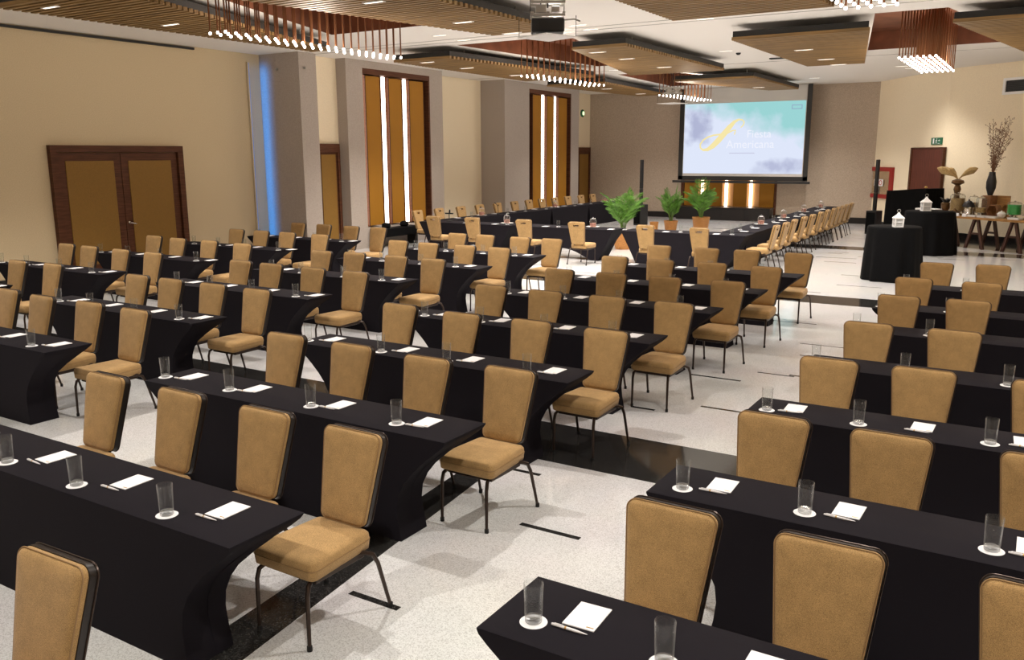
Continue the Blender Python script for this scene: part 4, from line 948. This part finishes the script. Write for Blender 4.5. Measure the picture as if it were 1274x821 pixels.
def flat(pts): 
    f = bm.faces.new([bm.verts.new((u * 0.0022, -0.033, v * 0.0022)) for u, v in pts])
lathe_pts = [(6 + 8 * math.cos(q), 78 + 8 * math.sin(q)) for q in [2 * math.pi * k / 10 for k in range(10)]]
flat(lathe_pts); flat([(-8, 68), (10, 66), (4, 40), (-12, 38)]); flat([(-8, 64), (-26, 52), (-22, 46), (-6, 56)]); flat([(8, 62), (26, 54), (24, 48), (6, 54)])
flat([(-12, 40), (0, 40), (-14, 24), (-34, 14), (-36, 20), (-22, 28)]); flat([(-4, 40), (6, 40), (24, 28), (20, 10), (13, 11), (15, 25)])
flat([(44, 12), (96, 12), (96, 18), (44, 18)]); flat([(50, 50), (76, 50), (76, 40), (96, 55), (76, 70), (76, 60), (50, 60)]); flat([(-96, 14), (-60, 14), (-60, 84), (-96, 84)])
obj('running_man', mesh('figure', bm, M['paper']), t, label='white running figure with arrow')
rBC = math.atan2(U2.y, U2.x)
def on_bc(s, off=0.0): p = B + U2 * s + nBC * off; return (p.x, p.y)
px, py = on_bc(2.7)
t = thing('air_vent', 'white framed air vent high on the cream wall above the buffet', 'air vent', (px, py, 4.12), rBC)
bm = newbm()
for a in ((-0.92, 0.92, 0, 0.07), (-0.92, 0.92, 0.38, 0.45), (-0.92, -0.84, 0.07, 0.38), (0.84, 0.92, 0.07, 0.38)): box(bm, a[0], a[1], -0.05, 0, a[2], a[3])
obj('frame', mesh('frame', bm, M['white_metal']), t)
bm = newbm(); box(bm, -0.84, 0.84, -0.012, -0.002, 0.07, 0.38)
for i in range(6): box(bm, -0.84, 0.84, -0.035, -0.015, 0.09 + i * 0.05, 0.097 + i * 0.05)
obj('grille', mesh('grille', bm, M['black']), t)

# ================================================================ COCKTAIL TABLES, BAR, LANTERNS
def cocktail(x, y, r, h, seed, label):
    rr = random.Random(seed); n = 72; bm = newbm(); rings = []
    ph = [rr.uniform(0, 6.28) for _ in range(4)]
    for z, k in ((h, 0.0), (h - 0.012, 0.03), (h - 0.05, 0.12), (h * 0.7, 0.4), (h * 0.4, 0.7), (h * 0.12, 0.95), (0.004, 1.0)):
        ring = []
        for i in range(n):
            a = 2 * math.pi * i / n
            f = math.sin(a * 9 + ph[0]) * 0.6 + math.sin(a * 14 + ph[1]) * 0.4
            rad = r * (1 + 0.12 * k) + f * 0.055 * k + (0.0 if k else -0.01)
            ring.append((rad * math.cos(a), rad * math.sin(a), z))
        rings.append(ring)
    rings_mesh(bm, rings, cap1=False); t = thing('cocktail_table', label, 'table', (x, y, 0), 0, 'high round tables by the buffet')
    obj('draped_cloth', mesh('drape', bm, M['drape'], True, 50), t)
    bm = newbm(); tube(bm, [(0, 0, 0.03), (0, 0, h - 0.03)], 0.04, 10); lathe(bm, [(0, 0), (0.3, 0), (0.3, 0.02), (0.04, 0.04)], 20); lathe(bm, [(0, h - 0.03), (r * 0.95, h - 0.03), (r * 0.95, h - 0.012), (0, h - 0.012)], 24); obj('pedestal', mesh('pedestal', bm, M['grey_metal'], True), t)
cocktail(-2.5, 18.75, 0.50, 1.08, 1, 'high round table draped in black to the floor, nearer of the two')
cocktail(-2.42, 24.2, 0.58, 1.08, 2, 'high round table draped in black to the floor, the one beside the buffet')
t = thing('draped_bar', 'tall black draped bar counter standing before the mahogany door', 'bar', (-3.3, 28.35, 0), rBC)
bm = newbm(); rings = []
for z, k in ((1.46, 0), (1.44, 0.02), (1.0, 0.5), (0.5, 0.8), (0.005, 1.0)):
    ring = []
    for i in range(80):
        s = i / 80 * 4; e_, f = int(s), s - int(s); hx, hy = 0.72, 0.36
        p = [(-hx + 2 * hx * f, -hy), (hx, -hy + 2 * hy * f), (hx - 2 * hx * f, hy), (-hx, hy - 2 * hy * f)][e_]
        g = 1 + 0.05 * k * math.sin(i * 1.9) + 0.04 * k
        ring.append((p[0] * g, p[1] * g, z + (0.05 * math.sin(p[0] * 2.2) if k < 0.1 else 0)))
    rings.append(ring)
rings_mesh(bm, rings, cap1=False); obj('draped_cloth', mesh('bar drape', bm, M['drape'], True, 50), t)
bm = newbm(); bbox(bm, -0.70, 0.70, -0.34, 0.34, 0.0, 1.38, 0.02); obj('counter_body', mesh('counter', bm, M['black']), t)
bm = newbm(); lathe(bm, [(0, 0), (0.03, 0.0), (0.05, 0.03), (0.03, 0.06), (0, 0.065)], 12); tag(obj('brass_ornament', mesh('knob', bm, M['brass'], True), loc=(-2.97, 27.95, 1.51)), 'small brass ornament catching light on the black draped bar', 'ornament')
def lantern(x, y, z, s, label):
    t = thing('lantern', label, 'lantern', (x, y, z), math.radians(25), 'white candle lanterns')
    bm = newbm(); h = 0.11 * s
    bbox(bm, -h, h, -h, h, 0, 0.025, 0.004); obj('base', mesh('base', bm, M['white_metal']), t)
    bm = newbm()
    for sx in (-1, 1):
        for sy in (-1, 1): box(bm, sx * h * 0.85 - 0.012, sx * h * 0.85 + 0.012, sy * h * 0.85 - 0.012, sy * h * 0.85 + 0.012, 0.025, 0.22 * s)
    for sx in (-1, 1):
        box(bm, sx * h * 0.85 - 0.008, sx * h * 0.85 + 0.008, -h * 0.75, h * 0.75, 0.12 * s, 0.135 * s); box(bm, -h * 0.75, h * 0.75, sx * h * 0.85 - 0.008, sx * h * 0.85 + 0.008, 0.12 * s, 0.135 * s)
    obj('post', mesh('posts', bm, M['white_metal']), t)
    bm = newbm(); rings_mesh(bm, [[(-h * .8, -h * .8, 0.03), (h * .8, -h * .8, 0.03), (h * .8, h * .8, 0.03), (-h * .8, h * .8, 0.03)], [(-h * .8, -h * .8, 0.215 * s), (h * .8, -h * .8, 0.215 * s), (h * .8, h * .8, 0.215 * s), (-h * .8, h * .8, 0.215 * s)]]); obj('pane', mesh('panes', bm, M['frost']), t)
    bm = newbm(); lathe(bm, [(0, 0.026), (0.035, 0.026), (0.035, 0.14), (0, 0.14)], 12); obj('candle', mesh('candle', bm, M['ceramic'], True), t)
    bm = newbm(); z0 = 0.22 * s
    rings_mesh(bm, [[(-h * k, -h * k, z), (h * k, -h * k, z), (h * k, h * k, z), (-h * k, h * k, z)] for k, z in ((1.08, z0), (1.08, z0 + 0.015), (0.35, z0 + 0.10 * s), (0.25, z0 + 0.13 * s), (0.05, z0 + 0.16 * s))]); obj('roof', mesh('roof', bm, M['white_metal']), t)
    bm = newbm(); loop_tube(bm, [(0.04 * s * math.cos(q), 0, z0 + 0.19 * s + 0.04 * s * math.sin(q)) for q in [2 * math.pi * k / 14 for k in range(14)]], 0.004, 5); obj('ring', mesh('ring', bm, M['grey_metal'], True), t)
lantern(-2.40, 18.45, 1.082, 0.78, 'white candle lantern on the nearer black draped round table')
lantern(-2.52, 24.1, 1.082, 0.95, 'white candle lantern on the draped round table beside the buffet')

# ================================================================ BUFFET
F = Vector((-2.18, 26.44)); NB = Vector((0.582, 0.813))
def bf(s, t_): p = F + U2 * s + NB * t_; return p.x, p.y
ZB = 0.84
x, y = bf(0.9, 0.4)
t = thing('buffet_table', 'long oak plank buffet table on dark trestle legs', 'table', (x, y, 0), rBC)
for i in range(4):
    bm = newbm(); bbox(bm, -1.95, 2.6, -0.4 + i * 0.2, -0.203 + i * 0.2, ZB - 0.06, ZB, 0.004); obj('plank', mesh('plank', bm, M['oak']), t)
for s in (-1.35, -0.1, 1.0, 2.1):
    for yy in (-0.3, 0.3):
        for sg in (-1, 1):
            bm = newbm(); a, b = Vector((s + sg * 0.05, yy, ZB - 0.06)), Vector((s + sg * 0.26, yy, 0.0))
            w_ = 0.035; rings_mesh(bm, [[(a.x - w_, yy - w_, a.z), (a.x + w_, yy - w_, a.z), (a.x + w_, yy + w_, a.z), (a.x - w_, yy + w_, a.z)], [(b.x - w_, yy - w_, 0), (b.x + w_, yy - w_, 0), (b.x + w_, yy + w_, 0), (b.x - w_, yy + w_, 0)]])
            obj('leg', mesh('leg', bm, M['trestle']), t)
        bm = newbm(); bbox(bm, s - 0.14, s + 0.14, yy - 0.02, yy + 0.02, 0.38, 0.43, 0.004); obj('crossbar', mesh('bar', bm, M['trestle']), t)
def at(s, t_, z=ZB): x, y = bf(s, t_); return (x, y, z)
bm = newbm(); bbox(bm, -0.34, 0.34, -0.16, 0.16, 0, 0.14, 0.01); tag(obj('pastry_box', mesh('box', bm, M['paper']), loc=at(-0.86, 0.22), rotz=rBC), 'long low white pastry box at the buffet end behind a lantern', 'box')
# bronze pot with bow
t = thing('bronze_urn', 'bronze pot with spiky dark ribbon top at the buffet end', 'urn', at(-0.42, 0.35), 0)
bm = newbm(); lathe(bm, [(0, 0), (0.09, 0), (0.10, 0.03), (0.05, 0.08), (0.12, 0.18), (0.13, 0.30), (0.10, 0.33), (0, 0.33)], 18); obj('body', mesh('b', bm, M['bronze'], True), t)
bm = newbm()
for a, l in ((0.3, 0.24), (1.5, 0.22), (2.7, 0.26), (4.0, 0.2), (5.2, 0.22)): tube(bm, [(0, 0, 0.31), (0.06 * math.cos(a), 0.06 * math.sin(a), 0.38), (l * 0.7 * math.cos(a), l * 0.7 * math.sin(a), 0.33 + l * 0.5)], [0.03, 0.045, 0.008], 6)
obj('ribbon', mesh('r', bm, M['black'], True), t)
def jar(nm, s, t_, r, h, fill, fh, label, lidm='steel', group='glass dispensers on the buffet', tap=False):
    t = thing(nm, label, 'dispenser', at(s, t_), rBC, group)
    bm = newbm(); lathe(bm, [(0, 0), (r * 0.8, 0), (r * 0.85, 0.03), (r * 0.5, 0.05), (r * 0.5, 0.09)], 20); obj('base', mesh('b', bm, M['steel'], True), t)
    bm = newbm(); lathe(bm, [(0, 0.09), (r, 0.10), (r, h * 0.85), (r * 0.8, h * 0.9), (r * 0.78, h * 0.9), (r * 0.96, h * 0.84), (r * 0.96, 0.11), (0, 0.105)], 24); obj('jar_glass', mesh('g', bm, M['glass'], True, 50), t)
    bm = newbm(); lathe(bm, [(0, 0.112), (r * 0.93, 0.112), (r * 0.93, fh), (0, fh)], 20); obj('contents', mesh('c', bm, fill, True, 50), t)
    bm = newbm(); lathe(bm, [(r * 0.82, h * 0.9), (r * 0.82, h * 0.93), (r * 0.3, h * 0.97), (0.02, h * 0.98), (0.025, h), (0, h + 0.01)], 20); obj('lid', mesh('l', bm, M[lidm], True, 50), t)
    if tap:
        bm = newbm(); tube(bm, [(0, -r, 0.14), (0, -r - 0.05, 0.14), (0, -r - 0.06, 0.11)], 0.012, 8); obj('tap', mesh('t', bm, M['steel'], True), t)
jar('glass_dispenser', -0.04, 0.34, 0.19, 0.62, M['grain'], 0.46, 'large glass jar of cereal with silver lid, under the pampas grass')
jar('glass_dispenser', 0.30, 0.54, 0.13, 0.56, M['grain'], 0.36, 'narrower glass jar of cereal behind the silver lidded one')
jar('glass_dispenser', 0.70, 0.34, 0.13, 0.55, M['grain'], 0.24, 'glass jar with bright lid below the tall black vase')
jar('juice_dispenser', 1.62, 0.42, 0.17, 0.46, M['juice'], 0.36, 'glass dispenser full of green juice on the buffet', tap=True, group='juice dispensers')
jar('juice_dispenser', 2.05, 0.42, 0.17, 0.44, mat('pale juice', (0.62, 0.52, 0.34), 0.3), 0.32, 'glass dispenser of pale juice at the very edge of the photo', tap=True, group='juice dispensers')
t = thing('coffee_urn', 'steel coffee urn with black domed lid in the middle of the buffet', 'coffee urn', at(0.42, 0.22), rBC)
bm = newbm(); lathe(bm, [(0, 0), (0.13, 0), (0.13, 0.03), (0.11, 0.05), (0.115, 0.25), (0, 0.25)], 22); obj('body', mesh('b', bm, M['steel'], True, 50), t)
bm = newbm(); lathe(bm, [(0.15, 0.25), (0.155, 0.28), (0.12, 0.36), (0.05, 0.41), (0.02, 0.42), (0.02, 0.45), (0, 0.455)], 22); obj('lid', mesh('l', bm, M['black'], True, 50), t)
bm = newbm(); tube(bm, [(0, -0.11, 0.08), (0, -0.17, 0.08), (0, -0.18, 0.05)], 0.012, 8); obj('tap', mesh('t', bm, M['steel'], True), t)
t = thing('brass_teapot', 'small bronze pot standing before the big cereal jar', 'pot', at(0.10, 0.09), 0)
bm = newbm(); lathe(bm, [(0, 0), (0.06, 0), (0.09, 0.06), (0.08, 0.13), (0.03, 0.17), (0.015, 0.2), (0, 0.2)], 16); obj('body', mesh('b', bm, M['bronze'], True, 50), t)
bm = newbm(); tube(bm, [(0.08, 0, 0.06), (0.13, 0, 0.09), (0.16, 0, 0.15)], [0.018, 0.012, 0.008], 8); obj('spout', mesh('s', bm, M['bronze'], True), t)
# hexagonal wooden risers
def hexbox(s, t_, r, d, z, m, label, rot=0):
    x, y = bf(s, t_); bm = newbm()
    def hx(rad, yy): return [(rad * math.cos(math.pi / 3 * k + math.pi / 6 * 0), yy, r * 0.87 + rad * math.sin(math.pi / 3 * k)) for k in range(6)]
    R = [hx(r, -d), hx(r, d), hx(r * 0.86, d), hx(r * 0.86, -d)]
    V = [[bm.verts.new(p) for p in q] for q in R]
    for i in range(4):
        a, b = V[i], V[(i + 1) % 4]
        for k in range(6): bm.faces.new((a[k], a[(k + 1) % 6], b[(k + 1) % 6], b[k]))
    o = tag(obj('hexagonal_riser', mesh('hex', bm, m), loc=(x, y, z), rotz=rBC), label, 'display stand', 'hexagonal risers on the buffet'); return o
hexbox(0.02, 0.69, 0.17, 0.07, ZB + 0.0, M['hex_wood'], 'dark hexagonal wooden riser behind the cereal jars')
hexbox(1.04, 0.42, 0.19, 0.09, ZB, M['hex_wood'], 'round looking walnut hexagonal riser beside the green juice')
hexbox(1.27, 0.66, 0.20, 0.07, ZB, M['oak'], 'orange oak hexagonal riser between walnut riser and green juice')
bm = newbm(); bbox(bm, -0.2, 0.2, -0.012, 0.012, 0, 0.56, 0.004); o = obj('serving_board', mesh('board', bm, M['oak']), loc=at(1.0, 0.79), rotz=rBC); tag(o, 'tall orange wooden board standing behind the buffet beside the black vase', 'board')
for i, (s, w_, d) in enumerate(((0.68, 0.12, 0.06), (0.96, 0.12, 0.07), (1.26, 0.14, 0.07), (1.9, 0.16, 0.08))):
    bm = newbm(); bbox(bm, -w_, w_, -d, d, 0, 0.045, 0.01); bbox(bm, -w_ * 1.1, w_ * 1.1, -d * 1.1, d * 1.1, 0.045, 0.055, 0.004)
    tag(obj('serving_tray', mesh('tray', bm, M['ceramic']), loc=at(s, 0.02 + d + 0.005), rotz=rBC), 'white china tray at the buffet front edge, %s from the lantern end' % ORD[i + 1], 'tray', 'white trays on the buffet')
for i, (s, t_) in enumerate(((-0.45, 0.05), (-0.12, 0.07), (0.26, 0.0), (0.50, -0.0))):
    bm = newbm(); rings_mesh(bm, [[(-0.06, -0.03, 0), (0.06, -0.03, 0), (0.06, 0.03, 0), (-0.06, 0.03, 0)], [(-0.06, -0.004, 0.08), (0.06, -0.004, 0.08), (0.06, 0.004, 0.08), (-0.06, 0.004, 0.08)]])
    tag(obj('menu_card', mesh('card', bm, M['paper']), loc=at(s, t_), rotz=rBC), 'white folded card on the buffet edge, %s from the lantern end' % ORD[i + 1], 'card', 'folded cards on the buffet')
t = thing('sugar_bowl', 'white china bowl with lid standing on the buffet before the oak riser', 'bowl', at(1.36, 0.30), 0)
bm = newbm(); lathe(bm, [(0, 0), (0.05, 0), (0.10, 0.06), (0.11, 0.12), (0, 0.12)], 18); obj('bowl', mesh('b', bm, M['ceramic'], True, 50), t)
bm = newbm(); lathe(bm, [(0.11, 0.12), (0.06, 0.17), (0.015, 0.18), (0.02, 0.2), (0, 0.21)], 18); obj('lid', mesh('l', bm, M['ceramic'], True, 50), t)
# tall vase with branches, on a plinth behind the buffet
x, y = bf(0.70, 0.64)
t = thing('display_plinth', 'walnut box on the buffet carrying the tall black vase', 'plinth', (x, y, ZB), rBC)
bm = newbm(); bbox(bm, -0.13, 0.13, -0.13, 0.13, 0, 0.56, 0.01); obj('body', mesh('p', bm, M['hex_wood']), t)
t = thing('branch_vase', 'tall slim black vase with reddish dry branches against the cream wall', 'vase', (x, y, ZB + 0.56), 0)
bm = newbm(); lathe(bm, [(0, 0), (0.06, 0), (0.12, 0.2), (0.125, 0.36), (0.085, 0.54), (0.075, 0.62), (0.06, 0.62), (0.06, 0.5)], 18); obj('vase', mesh('v', bm, M['dark_vase'], True), t)
bm = newbm(); rr = random.Random(5)
for i in range(16):
    a = rr.uniform(0, 6.28); sp_ = rr.uniform(0.08, 0.5); H = rr.uniform(0.8, 1.35); pts = [(0, 0, 0.45)]
    dx = math.cos(a) * sp_ * 0.9 + 0.16; dy = math.sin(a) * sp_ * 0.4
    for k in range(1, 7): s = k / 6; pts.append((dx * s ** 1.3 * (1 if k % 2 else 0.96), dy * s ** 1.3, 0.45 + (0.25 + H) * s))
    tube(bm, pts, [0.007 - 0.0008 * k for k in range(7)], 5)
    for k in range(2, 7):
        for q in range(6):
            p = Vector(pts[k - 1]).lerp(Vector(pts[k]), rr.random()); u = Vector((rr.uniform(-1, 1), rr.uniform(-1, 1), rr.uniform(0.3, 1))).normalized() * rr.uniform(0.03, 0.12)
            tube(bm, [p, p + u], [0.004, 0.003], 4); tube(bm, [p + u, p + u * 1.3], [0.012, 0.003], 4)
obj('branches', mesh('br', bm, M['branch']), t)
x, y = bf(-0.36, 0.66)
t = thing('pampas_vase', 'dark stacked vase with golden pampas plumes beside the mahogany door', 'vase', (x, y, ZB), 0)
bm = newbm(); lathe(bm, [(0, 0), (0.11, 0), (0.13, 0.2), (0.08, 0.42), (0.07, 0.6), (0.10, 0.68), (0.08, 0.76), (0.06, 0.8), (0.17, 0.86), (0.15, 0.93), (0.05, 0.97), (0, 0.97)], 20); obj('vase', mesh('v', bm, M['bronze'], True), t)
bm = newbm()
for a, l, w_ in ((2.9, 0.55, 0.10), (3.3, 0.62, 0.11), (0.2, 0.52, 0.10), (0.0, 0.45, 0.09), (2.6, 0.35, 0.08)):
    d = Vector((math.cos(a), math.sin(a) * 0.3, 0)); P = [Vector((0, 0, 0.95)) + d * l * s ** 1.2 * 0.9 + Vector((0, 0, 0.42 * s - 0.10 * s * s)) for s in (0, 0.25, 0.5, 0.75, 0.9, 1.0)]
    tube(bm, P, [0.006, 0.02, w_ * 0.7, w_, w_ * 0.6, 0.01], 8)
obj('plumes', mesh('pl', bm, M['plume'], True), t)
